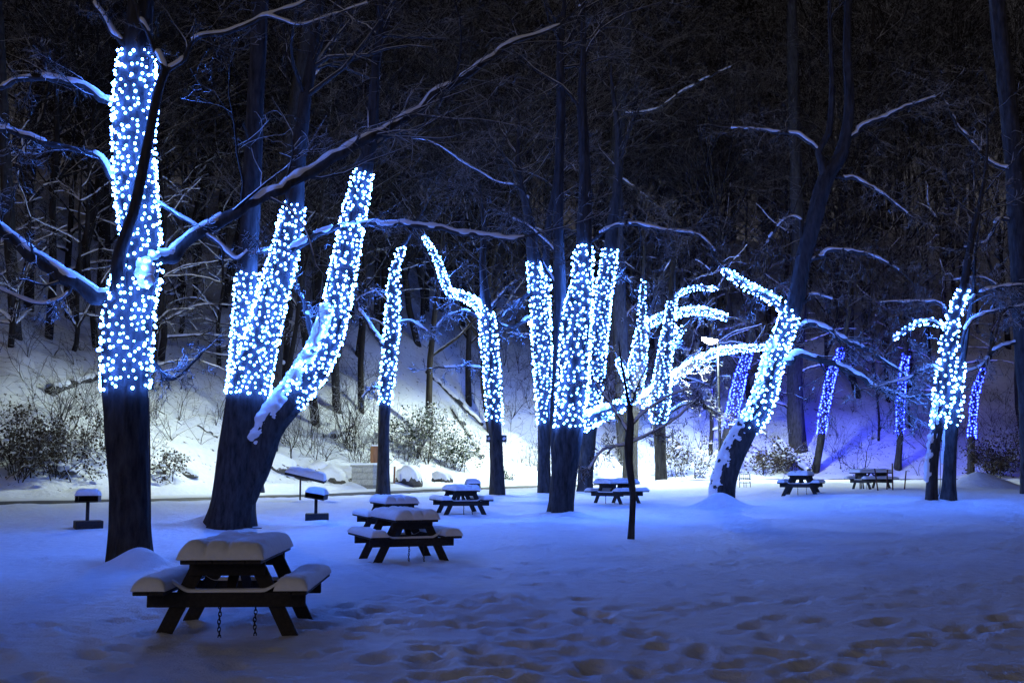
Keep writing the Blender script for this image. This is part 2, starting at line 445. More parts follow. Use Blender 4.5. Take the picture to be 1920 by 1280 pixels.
def snow_strip(mb, pts, rad, rng, thick=1.0, seed=0, steep=0.86, minr=0.012, patch=0.0):
    """a ridge of snow lying on the upper side of a limb"""
    pts = np.asarray(pts, float)
    # resample finely
    L = np.concatenate([[0], np.cumsum(np.linalg.norm(np.diff(pts, axis=0), axis=1))])
    n = max(6, int(L[-1] / max(0.05, rad.mean() * 0.7)))
    n = min(n, 160)
    s = np.linspace(0, L[-1], n)
    P = np.stack([np.interp(s, L, pts[:, k]) for k in range(3)], 1); r = np.interp(s, L, rad)
    t = np.gradient(P, axis=0); t /= np.linalg.norm(t, axis=1)[:, None] + 1e-9
    up = np.array([0, 0, 1.0])[None] - t * t[:, 2:3]; ul = np.linalg.norm(up, axis=1); up /= ul[:, None] + 1e-9
    ok = sstep(math.sqrt(max(1 - steep * steep, 0)) * 0.8, math.sqrt(max(1 - steep * steep, 0)) * 1.25 + 0.02, ul)
    nz = vnoise(s / 0.22, s * 0 + seed * 3.1, seed); nz2 = vnoise(s / 0.9, s * 0 + seed * 1.7, seed + 3)
    if patch > 0: ok = ok * sstep(-0.1, 0.08, nz2 - patch)
    ok = ok * sstep(-0.36, -0.24, vnoise(s / 0.35, s * 0 + seed * 2.3, seed + 7))
    a = (r * 1.0 + 0.010) * (1 + 0.55 * nz) * thick * (0.25 + 0.75 * ok)
    off = r * (0.58 * ok) + 0.008 - (1 - ok) * a * 0.9
    C = P + up * off[:, None]
    tube(mb, C, a * ok + 0.002, 8)

# ------------------------------------------------------------------ ground, hill, road
tree_bases_px = [(262, 1066, 0.34, 0.45), (410, 985, 0.32, 0.8), (718, 931, 0.12, 0.7), (933, 931, 0.12, 0.7), (1020, 928, .12, .7), (1052, 968, .18, .9),
                 (1095, 924, .12, .7), (1180, 908, .15, .9), (1240, 908, .3, 1.3), (1350, 952, .55, 0.70), (1750, 944, .14, .8), (1775, 919, .14, .8)]
for (u, v, h, r) in tree_bases_px:
    b = hit(u, v); MOUNDS.append((b[0], b[1], h, r))
def build_ground():
    rng = np.random.default_rng(4)
    rr = [2.2]
    while rr[-1] < 430: rr.append(rr[-1] * 1.0098)
    rr = np.array(rr)
    aa = np.concatenate([np.arange(-180, -29, 3.0), np.arange(-29, 29, 0.2), np.arange(29, 180.1, 3.0)])
    ang = np.radians(aa)
    Rg, A = np.meshgrid(rr, ang, indexing='ij')
    X = Rg * np.sin(A); Y = Rg * np.cos(A)
    Z = terrain(X.ravel(), Y.ravel()).reshape(X.shape)
    # trodden snow in the foreground: overlapping footprints with raised rims
    m = (Rg < 26) & (np.abs(A) < math.radians(29))
    xs, ys, dz = X[m], Y[m], np.zeros(m.sum())
    def dent(px, py, az, a, b, dep):
        sel = np.where((np.abs(xs - px) < 0.8) & (np.abs(ys - py) < 0.8))[0]
        if not len(sel): return
        ex = xs[sel] - px; ey = ys[sel] - py
        p = (ex * math.cos(az) + ey * math.sin(az)) / a; q = (-ex * math.sin(az) + ey * math.cos(az)) / b
        k = p * p + q * q
        dz[sel] += -dep * np.exp(-k ** 1.5) + 0.42 * dep * np.exp(-((np.sqrt(k) - 1.5) / 0.4) ** 2)
    for i in range(620):
        d = rng.uniform(8.0, 14.5) if i < 470 else rng.uniform(13, 24)
        w = math.radians(rng.uniform(-26, 26))
        px, py = d * math.sin(w), d * math.cos(w)
        dens = float(sstep(-0.15, 0.3, fbm(np.array([px / 3.0]), np.array([py / 1.6]), 77, 2))[0])
        if rng.uniform() > 0.30 + dens * 0.7: continue
        if px > 2.6 and rng.uniform() < 0.55: continue
        dent(px, py, rng.uniform(0, 3.1), rng.uniform(0.13, 0.26), rng.uniform(0.09, 0.16), rng.uniform(0.035, 0.095))
    # a few tracks crossing the field
    for (x0, y0, x1, y1) in [(-7, 14, 8, 21), (-2, 12, 9, 16), (-5, 25, 6, 22), (2, 9.5, 7, 13.5), (-1, 18, 5, 20)]:
        L = math.hypot(x1 - x0, y1 - y0); n = int(L / 0.42)
        for k in range(n):
            f = k / n; sd = 0.14 * (-1) ** k
            dent(x0 + (x1 - x0) * f + sd * (y0 - y1) / L + rng.normal(0, .05), y0 + (y1 - y0) * f + sd * (x1 - x0) / L + rng.normal(0, .05), math.atan2(y1 - y0, x1 - x0), 0.19, 0.10, rng.uniform(.05, .09))
    Z[m] += np.clip(dz * 0.62, -0.085, 0.025)
    # wind ripples / crust
    Z += np.where(Rg < 40, 0.012 * vnoise(X / 0.55, Y / 0.25, 91) + 0.02 * vnoise(X / 1.6, Y / 0.5, 92), 0)
    V = np.stack([X, Y, Z], -1).reshape(-1, 3)
    nr, na = len(rr), len(aa)
    i, j = np.meshgrid(np.arange(nr - 1), np.arange(na - 1), indexing='ij')
    q = np.stack([i * na + j, i * na + j + 1, (i + 1) * na + j + 1, (i + 1) * na + j], -1).reshape(-1, 4)[:, ::-1]
    c = V[q].mean(1)
    rd = road_dist(c[:, 0], c[:, 1])
    # close the centre under the camera
    for nm, sel, mt in (('snow_ground', rd < ROAD_W + 1.2, M_SNOW), ('hillside', rd >= ROAD_W + 1.2, M_HILL)):
        qq = q[sel]; used = np.unique(qq); mp = np.full(len(V), -1); mp[used] = np.arange(len(used))
        mb = MB(); mb.add(V[used], mp[qq])
        if nm == 'snow_ground':
            ring = V[:na - 1]; k = len(ring)
            mb.add(np.concatenate([ring, [[0, 0, float(ring[:, 2].mean())]]]), None, [(x, k, (x + 1) % k)[::-1] for x in range(k)])
        o = put(nm, mb.mesh(nm), mt); tag(o, kind='structure')
build_ground()

def build_road():
    P = smooth_poly(ROAD, 40)
    d = np.gradient(P, axis=0); d /= np.linalg.norm(d, axis=1)[:, None]
    nrm = np.stack([-d[:, 1], d[:, 0]], 1)
    nc = 14; w = np.linspace(-0.05, ROAD_W + 0.05, nc)
    X = P[:, None, 0] + w[None] * nrm[:, None, 0]; Y = P[:, None, 1] + w[None] * nrm[:, None, 1]
    Z = plain(X.ravel(), Y.ravel()).reshape(X.shape) + 0.04 + 0.02 * fbm(X / 1.2, Y / 1.2, 55, 2)
    Z[:, 0] -= 0.2; Z[:, -1] -= 0.2
    V = np.stack([X, Y, Z], -1).reshape(-1, 3); n = len(P)
    i, j = np.meshgrid(np.arange(n - 1), np.arange(nc - 1), indexing='ij')
    q = np.stack([i * nc + j, (i + 1) * nc + j, (i + 1) * nc + j + 1, i * nc + j + 1], -1).reshape(-1, 4)[:, ::-1]
    mb = MB(); mb.add(V, q); me = mb.mesh('road')
    uv = me.uv_layers.new(name='across')
    li = np.empty(len(me.loops), np.int32); me.loops.foreach_get('vertex_index', li)
    uvs = np.stack([(li % nc) / (nc - 1), li // nc * 0.02], 1).astype(np.float32)
    uv.data.foreach_set('uv', uvs.ravel())
    tag(put('road', me, M_ROAD), kind='structure')
build_road()

# ------------------------------------------------------------------ the strung trees
ICO = None
def ico(sub):
    bm = bmesh.new(); bmesh.ops.create_icosphere(bm, subdivisions=sub, radius=1.0)
    v = np.array([x.co[:] for x in bm.verts]); t = np.array([[y.index for y in f.verts] for f in bm.faces]); bm.free(); return v, t
ICO1 = ico(1); ICO2 = ico(2)
BULB_MESHES = {}
def bulb_mesh(r):
    k = round(r, 4)
    if k not in BULB_MESHES:
        mb = MB(); mb.add(ICO1[0] * np.array([r, r, r * 1.15]), None, ICO1[1]); me = mb.mesh('bulb'); me.materials.append(M_BULB); BULB_MESHES[k] = me
    return BULB_MESHES[k]

def world_stem(cps, Y0, n=6):
    """control points (u, v, width px[, depth offset m]) -> points, radii, v pixel of each sample"""
    P = []
    for c in cps:
        Y = Y0 + (c[3] if len(c) > 3 else 0.0)
        p = at(c[0], c[1], Y); P.append([*p, c[2] * 0.5 * Y / F, c[1], c[0]])
    S = smooth_poly(np.array(P), n)
    return S[:, :3], np.maximum(S[:, 3], 0.008), S[:, 4], S[:, 5]

def strung_tree(label, base, stems, limbs, strings_label=None, group=None, bulb_r=0.03, step=0.125, single=0, bulb_mat=None,
                crown=True, seed=1, string_cat='string lights', cont=True, twig=1.0, depth=None, string_name='light_string'):
    """stems: list of dict(p=[...], lit=(v_top, v_bottom) or None, cont=bool, name); limbs the same"""
    rng = np.random.default_rng(seed)
    b = hit(*base)
    Y0 = b[1] if depth is None else depth
    root = empty('bare_tree', b, label, 'tree', group)
    og = np.array(b)
    twigs = []; tr_ = max(0.006, Y0 * 0.00024)
    lit_runs = []
    trunk_mb = MB(); snow_mb = MB()
    for si, s in enumerate(stems):
        P, R, VV, UU = world_stem(s['p'], Y0, 8)
        if si == 0 or s.get('ground'):
            R = R.copy()
            low = np.linspace(0, 1, len(R)); R *= 1 + 0.18 * np.exp(-low * 14)
            P = np.concatenate([P[:1] + (P[:1] - P[1:2]) / np.linalg.norm(P[0] - P[1]) * 0.45, P]); R = np.concatenate([R[:1] * 1.15, R]); VV = np.concatenate([VV[:1], VV])
        if s.get('lit'):
            m = (VV >= s['lit'][0]) & (VV <= s['lit'][1]); lit_runs.append((P[m], R[m], s))
        if s.get('cont', False):
            d = P[-1] - P[-4]; d /= np.linalg.norm(d)
            L = s.get('clen', 6.0); ex = []; er = []
            q = P[-1]; r0 = R[-1]
            for k in range(1, 9):
                d = d + rng.normal(0, 0.07, 3) + np.array([0, 0, 0.10]); d /= np.linalg.norm(d)
                q = q + d * L / 8; ex.append(q); er.append(max(r0 * (1 - 0.11 * k), 0.012))
            EP = np.array([P[-1]] + ex); ER = np.array([r0] + er)
            P = np.concatenate([P, ex]); R = np.concatenate([R, er])
            for k in range(int(9 * twig)):
                f = rng.uniform(0.1, 1.0) * 8; i = min(int(f), 7)
                grow(twigs, EP[i], rdir(d, rng.uniform(0.5, 1.1), rng), ER[i] * 0.45, L * rng.uniform(0.3, 0.6), 1, 3, rng, (0, 5, 4, 0), 0.05, 0.2, rmin=tr_)
        tube(trunk_mb, P, R, 30, rough=s.get('rough', 0.16), seed=seed * 7 + si)
        if s.get('snow'):
            m = slice(*s['snow']) if isinstance(s['snow'], tuple) else slice(None)
            snow_shell(snow_mb, P[m], R[m], s.get('thr', 0.35), s.get('sthick', 0.07), seed + si)
    tr = put('trunk', trunk_mb.mesh('trunk', True, og), M_BARK, root)
    if snow_mb.n: tag(put('snow', snow_mb.mesh('snow', True, og), M_CAP, tr), kind='stuff')
    for li, s in enumerate(limbs):
        P, R, VV, UU = world_stem(s['p'], Y0, 7)
        if s.get('lit'):
            lit_runs.append((P[2:], R[2:], s))
        mb = MB(); R = R * 0.76
        kk = np.cumsum(np.linalg.norm(np.diff(P, axis=0, prepend=P[:1]), axis=1))
        amp = np.minimum(R * 1.1, 0.09)[:, None] * np.minimum(np.arange(len(P)) / 4.0, 1)[:, None]
        P = P + amp * np.stack([vnoise(kk / .45, kk * 0 + 3.3 * q + seed, 5 + q) + .5 * vnoise(kk / .16, kk * 0 + q + seed, 15 + q) for q in range(3)], 1) * 1.6
        R = R * (1 + .30 * vnoise(kk / .25, kk * 0 + seed, 44)); R2 = R.copy(); R2[-1] = 0.006
        tube(mb, P, R2, 10, rough=0.10, seed=seed * 3 + li)
        lo = put('limb', mb.mesh('limb', True, og), M_BARK, root)
        sm = MB(); snow_strip(sm, P, R, rng, s.get('sthick', 0.95), seed * 5 + li, s.get('steep', 0.93))
        tag(put('snow', sm.mesh('snow', True, og), M_CAP, lo), kind='stuff')
        nt = int(1.8 * s.get('twigs', int(4 + 5 * twig))) + 2
        n = len(P)
        Ltot = np.linalg.norm(np.diff(P, axis=0), axis=1).sum()
        for k in range(nt):
            i = rng.integers(int(n * 0.25), n - 1)
            dd = P[i + 1] - P[i]; dd /= np.linalg.norm(dd) + 1e-9
            nd = rdir(dd, rng.uniform(0.4, 1.0), rng); nd[2] -= 0.15
            grow(twigs, P[i], nd, max(R[i] * 0.33, 0.007), min(Ltot * rng.uniform(0.12, 0.42), 2.6), 2, 4, rng, (0, 0, 6, 3, 0), -0.02, 0.24, rmin=tr_)
        dd = P[-1] - P[-3]; grow(twigs, P[-1], dd, max(R[-1] * 0.7, 0.01), min(0.35 * Ltot, 2.2), 2, 4, rng, (0, 0, 5, 3, 0), 0.0, 0.2, rmin=tr_)
    if crown and twigs:
        put('crown', branches_mesh(twigs, 'crown', (5, 5, 4, 3, 3), origin=og), M_TWIG, root)
    # ---- the light string
    if strings_label is None: return root, b
    S = empty(string_name, b, strings_label, string_cat, 'strings of lights wrapped on the trees')
    spots = []; wires = MB()
    for (P, R, s) in lit_runs:
        if len(P) < 3: continue
        L = np.concatenate([[0], np.cumsum(np.linalg.norm(np.diff(P, axis=0), axis=1))])
        st = s.get('step', step) * 0.90; pitch = st * s.get('pitch', 0.95)
        t = np.gradient(P, axis=0); t /= np.linalg.norm(t, axis=1)[:, None]
        z = 0.0; th = rng.uniform(0, 6); path = []
        while z < L[-1]:
            r = np.interp(z, L, R) + 0.012
            C = np.array([np.interp(z, L, P[:, k]) for k in range(3)]); T = np.array([np.interp(z, L, t[:, k]) for k in range(3)])
            ref = np.array([0, 1.0, 0]); a = np.cross(T, ref); a /= np.linalg.norm(a); bb = np.cross(T, a)
            zz = rng.normal(0, 0.26 * st); tt = th + rng.normal(0, 0.28) * st / r
            nrm = math.cos(tt) * a + math.sin(tt) * bb
            br = bulb_r * s.get('bs', 1.0) * rng.choice([0.62, 0.8, 0.92, 1.0, 1.12]) * 0.90
            pos = C + T * zz + nrm * (r * 1.05 + br * rng.uniform(0.5, 1.5))
            face = -nrm[1]
            if rng.uniform() > s.get('skip', 0.10): spots.append((face, pos, br))
            path.append(C + T * zz * 0.6 + nrm * (r * 1.05 + 0.004))
            dth = min(st / r, 1.5) * rng.uniform(0.75, 1.3); th += dth
            z += max(pitch * dth / (2 * math.pi), 0.006)
        if len(path) > 3: tube(wires, np.array(path), np.full(len(path), 0.0045), 3)
    put('wire', wires.mesh('wire', True, og), M_WIRE, S)
    spots.sort(key=lambda k: -k[0])
    for (fc, p, br) in spots[:single]:
        o = put('bulb', bulb_mesh(round(br / 0.0025) * 0.0025), None, S); o.location = p - og
        o.rotation_euler = (rng.uniform(-.7, .7), rng.uniform(-.7, .7), rng.uniform(0, 6))
    rest = spots[single:]
    if rest:
        V = np.concatenate([ICO1[0] * br + p for (_, p, br) in rest]); nv = len(ICO1[0])
        Tt = np.concatenate([ICO1[1] + k * nv for k in range(len(rest))])
        mb = MB(); mb.add(V, None, Tt)
        tag(put('bulbs', mb.mesh('bulbs', True, og), bulb_mat or M_BULB, S), kind='stuff')
    return root, b

# --- tree at the far left
t1, t1b = strung_tree('thick dark tree at the far left, the nearest one, behind the nearest picnic table', (243, 1056),
    [dict(p=[(245, 1058, 74), (243, 980, 68), (240, 860, 70), (236, 745, 76), (238, 640, 86), (246, 560, 84), (262, 500, 74), (263, 440, 66), (256, 370, 70), (251, 290, 68), (252, 200, 74), (256, 110, 62), (262, 40, 50), (266, -60, 44)], lit=(98, 742), cont=True, clen=4.0, rough=0.12, step=0.125),
     dict(p=[(226, 545, 34, -0.25), (222, 500, 30, -0.38), (228, 462, 25, -0.45), (252, 390, 21, -0.5), (274, 285, 19, -0.5), (296, 175, 17, -0.45), (310, 133, 16, -0.4)], rough=0.1)],
    [dict(p=[(232, 205, 20), (205, 188, 17), (150, 160, 15), (60, 146, 14), (0, 166, 13), (-70, 190, 10)], twigs=5),
     dict(p=[(236, 360, 20), (214, 332, 17), (180, 292, 14), (100, 272, 14), (0, 240, 13), (-70, 225, 10)], twigs=5),
     dict(p=[(235, 560, 44, -.15), (180, 548, 36, -.3), (90, 504, 33, -.5), (40, 462, 28, -.6), (0, 428, 24, -.7), (-70, 380, 20, -.9)], twigs=7, sthick=0.75),
     dict(p=[(120, 522, 12, -.4), (132, 545, 9, -.45), (85, 570, 8, -.5), (40, 560, 7, -.55), (-10, 538, 5, -.6)], twigs=3),
     dict(p=[(280, 486, 44, 0), (312, 482, 34, .1), (345, 460, 30, .25), (420, 410, 28, .5), (500, 367, 26, .75), (600, 312, 24, 1.0), (700, 255, 20, 1.2), (800, 191, 17, 1.4), (900, 122, 14, 1.5), (965, 80, 11, 1.6), (1040, 52, 7, 1.7), (1088, 12, 4, 1.7)], twigs=9, sthick=0.8),
     dict(p=[(310, 135, 15, -.4), (290, 85, 12, -.4), (262, 30, 10, -.4), (240, -30, 8, -.4)], twigs=4),
     dict(p=[(308, 138, 15, -.4), (342, 112, 12, -.4), (370, 73, 11, -.4), (430, 60, 11, -.45), (485, 36, 10, -.5), (560, 8, 8, -.5), (640, -30, 6, -.5)], twigs=6),
     dict(p=[(500, 30, 8, -.5), (540, 40, 7, -.5), (572, 46, 6, -.5), (625, 28, 5, -.5), (690, 5, 4, -.5)], twigs=3),
     dict(p=[(244, 90, 26), (222, 70, 14), (200, 40, 11), (175, 0, 9), (165, -40, 7)], twigs=3),
     dict(p=[(275, 660, 12, .2), (300, 690, 9, .3), (330, 710, 7, .4), (380, 660, 5, .5)], twigs=8, steep=0.2),
     dict(p=[(290, 380, 9, .2), (340, 405, 8, .3), (400, 450, 8, .4), (440, 485, 8, .5), (466, 470, 6, .5)], twigs=3)],
    'string of blue-white bulbs wrapped round the thick tree at the far left', bulb_r=0.030, step=0.128, single=300, seed=11)

def crotch_snow(root, base, blobs, Y):
    mb = MB(); g = np.random.default_rng(3)
    for (u, v, w, h, dy) in blobs:
        c = at(u, v, Y + dy) - base; k = Y / F
        bm = bmesh.new(); bmesh.ops.create_icosphere(bm, subdivisions=3, radius=1.0)
        V = np.array([x.co[:] for x in bm.verts]); T = np.array([[y.index for y in f.verts] for f in bm.faces]); bm.free()
        V = V * (1 + .5 * vnoise(V[:, 0] * 2 + u, V[:, 2] * 2 + V[:, 1], 4)[:, None]) * np.array([w * k / 2, 0.10, h * k / 2]); mb.add(V + c, None, T)
    tag(put('snow', mb.mesh('snow'), M_CAP, root), kind='stuff')
crotch_snow(t1, np.array(t1b), [(264, 502, 50, 46, -.24), (274, 524, 36, 34, -.24), (286, 478, 34, 20, -.14)], t1b[1])

# --- twin-stemmed tree right of it
t2, t2b = strung_tree('leaning twin-stemmed tree right of the far-left tree, snow lying in its fork', (428, 990),
    [dict(p=[(430, 992, 82), (440, 930, 76), (452, 850, 80), (460, 780, 78), (468, 720, 72), (490, 640, 58), (510, 560, 52), (532, 480, 48), (545, 420, 42), (551, 384, 36), (556, 330, 30), (566, 240, 26)], lit=(380, 748), cont=True, clen=7, rough=0.13),
     dict(p=[(450, 800, 60, .1), (455, 720, 52, .2), (460, 600, 42, .3), (464, 500, 38, .3), (470, 400, 36, .3), (476, 250, 34, .3), (484, 100, 32, .3), (490, -60, 30, .3)], lit=(505, 740), rough=0.1),
     dict(p=[(450, 930, 60, .05), (482, 860, 56, -.05), (505, 800, 54, -.1), (545, 748, 54, -.15), (590, 684, 54, -.2), (622, 610, 48, -.2), (645, 500, 44, -.2), (662, 410, 40, -.2), (678, 340, 32, -.2), (686, 310, 26, -.2)], lit=(320, 748), cont=True, clen=7, snow=(11, 44), sthick=0.08, thr=0.3, step=0.14)],
    [dict(p=[(545, 470, 20, -.3), (575, 450, 15, -.35), (620, 430, 14, -.4), (690, 420, 14, -.45), (800, 426, 13, -.5), (900, 441, 12, -.5), (965, 447, 9, -.5), (1012, 437, 5, -.5)], twigs=6, sthick=1.0),
     dict(p=[(520, 470, 14, -.1), (500, 468, 11, -.2), (482, 470, 9, -.3)], twigs=1),
     dict(p=[(600, 650, 14, .2), (575, 590, 10, .3), (560, 545, 7, .4), (548, 500, 5, .4)], twigs=4)],
    'string of blue-white bulbs wrapped round the twin-stemmed leaning tree', bulb_r=0.036, step=0.150, single=300, seed=12)

# --- slim tree by the stone pier
t3, t3b = strung_tree('slim tree with a dark lower trunk in front of the pale block pier', (718, 931),
    [dict(p=[(718, 933, 24), (719, 850, 21), (721, 768, 22), (728, 690, 24), (735, 610, 24), (737, 550, 20), (741, 505, 13), (750, 475, 11), (757, 460, 9)], lit=(460, 766), cont=True, clen=4)],
    [dict(p=[(730, 660, 12), (705, 628, 11), (680, 590, 9), (672, 565, 7), (700, 545, 5)], twigs=6),
     dict(p=[(735, 605, 7), (770, 602, 6), (800, 620, 5)], twigs=4), dict(p=[(722, 730, 7), (700, 726, 6), (680, 745, 4)], twigs=3)],
    'string of blue-white bulbs on the slim tree by the block pier', bulb_r=0.050, step=0.20, seed=13)

t4, t4b = strung_tree('slim tree with two small boxes on its trunk and one bent left limb', (933, 931),
    [dict(p=[(934, 933, 27), (931, 860, 25), (928, 792, 25), (922, 700, 27), (914, 610, 28), (912, 575, 20), (905, 500, 13), (906, 450, 10)], lit=(578, 792), cont=True, clen=4)],
    [dict(p=[(912, 590, 20), (892, 568, 16), (866, 554, 14), (842, 546, 12), (832, 524, 11), (822, 492, 10), (808, 465, 8), (794, 442, 6)], lit=True, twigs=3, step=0.13, bs=.8),
     dict(p=[(915, 605, 9), (880, 586, 8), (850, 588, 7), (820, 612, 5)], twigs=4), dict(p=[(920, 690, 6), (870, 687, 5), (810, 690, 4)], twigs=3),
     dict(p=[(915, 580, 10), (935, 560, 8), (952, 538, 6), (970, 525, 4)], twigs=4)],
    'string of blue-white bulbs on the slim tree and its bent left limb', bulb_r=0.050, step=0.20, seed=14)

t5, t5b = strung_tree('straight tree with a grey lower trunk just left of the central tree', (1020, 928),
    [dict(p=[(1020, 930, 22), (1020, 860, 21), (1021, 800, 24), (1020, 740, 28), (1016, 650, 33), (1013, 580, 32), (1006, 530, 26), (1000, 490, 22), (995, 440, 18)], lit=(488, 798), cont=True, clen=6),
     dict(p=[(1018, 620, 20), (1022, 560, 17), (1024, 490, 15), (1027, 430, 12)], lit=(492, 620), cont=True, clen=5)],
    [dict(p=[(1012, 590, 9), (985, 600, 8), (955, 612, 6), (925, 600, 4)], twigs=5), dict(p=[(1008, 540, 9), (975, 562, 7), (945, 590, 5)], twigs=4)],
    'string of blue-white bulbs on the straight tree left of the central tree', bulb_r=0.050, step=0.20, seed=15)

t6, t6b = strung_tree('stout forked central tree with a black lower trunk on a small snow drift', (1052, 968),
    [dict(p=[(1051, 970, 46), (1054, 920, 46), (1060, 850, 54), (1068, 800, 52), (1073, 740, 52), (1077, 660, 50), (1084, 580, 46), (1092, 525, 34), (1094, 462, 30), (1096, 380, 24), (1094, 260, 20)], lit=(460, 800), cont=True, clen=7),
     dict(p=[(1052, 880, 36, .2), (1046, 800, 28, .3), (1048, 700, 24, .3), (1050, 560, 22, .3), (1046, 420, 20, .3), (1052, 200, 18, .3)], cont=True, clen=5)],
    [dict(p=[(1092, 478, 12), (1115, 448, 9), (1150, 425, 8), (1190, 420, 8), (1250, 432, 7), (1310, 440, 6), (1340, 470, 4)], twigs=6),
     dict(p=[(1080, 798, 30), (1112, 782, 26), (1150, 766, 20), (1180, 750, 14)], lit=True, twigs=2, step=0.14),
     dict(p=[(1046, 540, 9, .3), (1010, 470, 7, .3), (985, 362, 6, .2), (930, 340, 5, .1), (870, 306, 5, 0), (800, 264, 4, 0), (735, 258, 3, 0)], twigs=6),
     dict(p=[(1048, 480, 9, .3), (1000, 430, 7, .3), (960, 410, 5, .3)], twigs=5)],
    'string of blue-white bulbs on the stout forked central tree', bulb_r=0.042, step=0.165, seed=16)

t6b_, _b = strung_tree('tree standing close behind and right of the central tree, widening upward', (1095, 924),
    [dict(p=[(1095, 926, 26), (1099, 860, 26), (1104, 800, 30), (1112, 700, 38), (1120, 630, 36), (1129, 560, 32), (1139, 510, 28), (1144, 466, 26), (1150, 400, 20)], lit=(466, 800), cont=True, clen=8)],
    [dict(p=[(1138, 540, 8), (1155, 524, 7), (1172, 520, 6), (1190, 545, 4)], twigs=4)],
    'string of blue-white bulbs on the tree close behind the central tree', bulb_r=0.050, step=0.205, seed=17)

t7, t7b = strung_tree('tree behind the young sapling with a thin pointed lit top', (1181, 905),
    [dict(p=[(1181, 908, 24), (1182, 840, 25), (1185, 760, 28), (1193, 700, 30), (1200, 650, 26), (1204, 600, 14), (1205, 560, 9), (1206, 520, 6), (1208, 480, 5)], lit=(522, 762), cont=True, clen=4)],
    [dict(p=[(1190, 745, 22), (1180, 718, 15), (1168, 695, 11), (1156, 672, 7)], lit=True, twigs=3, step=.22),
     dict(p=[(1200, 614, 13), (1235, 597, 14), (1280, 584, 15), (1318, 583, 13), (1364, 595, 10)], lit=True, twigs=2, step=.22),
     dict(p=[(1190, 760, 24), (1225, 735, 20), (1255, 714, 18), (1286, 690, 16), (1318, 671, 14), (1350, 658, 12), (1400, 653, 10), (1442, 651, 7)], lit=True, twigs=4, step=.22),
     dict(p=[(1195, 690, 7), (1215, 640, 6), (1225, 560, 5), (1262, 480, 4)], twigs=5)],
    'string of blue-white bulbs on the pointed tree and its long right-reaching limbs', bulb_r=0.066, step=0.27, seed=18)

t8, t8b = strung_tree('slender tree on a snow drift right of the young sapling, lamp to its right', (1240, 907),
    [dict(p=[(1240, 910, 20), (1239, 860, 20), (1236, 800, 24), (1236, 760, 34), (1243, 700, 28), (1250, 640, 22), (1256, 600, 18), (1259, 568, 14), (1262, 500, 9)], lit=(568, 798), cont=True, clen=4)],
    [dict(p=[(1258, 575, 9), (1268, 556, 8), (1284, 545, 7), (1315, 539, 7), (1348, 543, 5)], lit=True, twigs=3, step=.2, bs=.8),
     dict(p=[(1240, 700, 14), (1252, 660, 13), (1266, 630, 12), (1282, 613, 9)], lit=True, twigs=2, step=.24),
     dict(p=[(1250, 780, 9), (1275, 762, 8), (1300, 755, 8), (1330, 765, 7), (1348, 775, 5)], twigs=4)],
    'string of blue-white bulbs on the slender tree left of the street lamp', bulb_r=0.066, step=0.27, seed=19)

t9, t9b = strung_tree('tree leaning to the right with a snow-streaked black lower trunk on a snow cone', (1350, 949),
    [dict(p=[(1350, 951, 40), (1358, 900, 40), (1375, 850, 42), (1400, 805, 42), (1425, 765, 40), (1440, 715, 38), (1452, 670, 36), (1468, 628, 33), (1480, 596, 32), (1492, 560, 28), (1506, 490, 27), (1526, 410, 28), (1550, 332, 28), (1578, 285, 24), (1592, 200, 20), (1588, 100, 17), (1590, -20, 14)], lit=(590, 800), snow=(3, 56), thr=0.52, sthick=0.04, cont=True, clen=5),
     dict(p=[(1550, 345, 20), (1540, 300, 15), (1536, 282, 12), (1555, 240, 11), (1560, 150, 10), (1556, 40, 8)], cont=True, clen=4)],
    [dict(p=[(1484, 596, 22), (1466, 574, 18), (1440, 556, 15), (1402, 536, 14), (1376, 520, 12), (1354, 503, 10)], lit=True, twigs=2, step=.17),
     dict(p=[(1475, 612, 16), (1505, 610, 13), (1545, 614, 12), (1590, 640, 10), (1625, 655, 8), (1680, 690, 6), (1710, 720, 4)], twigs=7),
     dict(p=[(1455, 682, 20), (1480, 674, 16), (1510, 668, 14), (1570, 684, 13), (1640, 722, 11), (1690, 742, 9), (1745, 742, 6)], twigs=7),
     dict(p=[(1508, 480, 9), (1504, 430, 8), (1496, 408, 6), (1470, 412, 5), (1438, 455, 4)], twigs=3),
     dict(p=[(1516, 490, 10), (1550, 474, 9), (1595, 470, 8), (1640, 482, 7), (1685, 506, 5)], twigs=5),
     dict(p=[(1584, 265, 11), (1630, 232, 9), (1690, 205, 8), (1755, 180, 6)], twigs=7),
     dict(p=[(1556, 330, 10), (1600, 335, 8), (1650, 360, 6), (1700, 400, 5)], twigs=6),
     dict(p=[(1536, 282, 9), (1500, 255, 8), (1440, 245, 7), (1370, 240, 5)], twigs=6),
     dict(p=[(1490, 580, 9), (1520, 555, 7), (1560, 560, 5)], twigs=4)],
    'string of blue-white bulbs on the right-leaning tree and its upper left limb', bulb_r=0.046, step=0.180, seed=20)

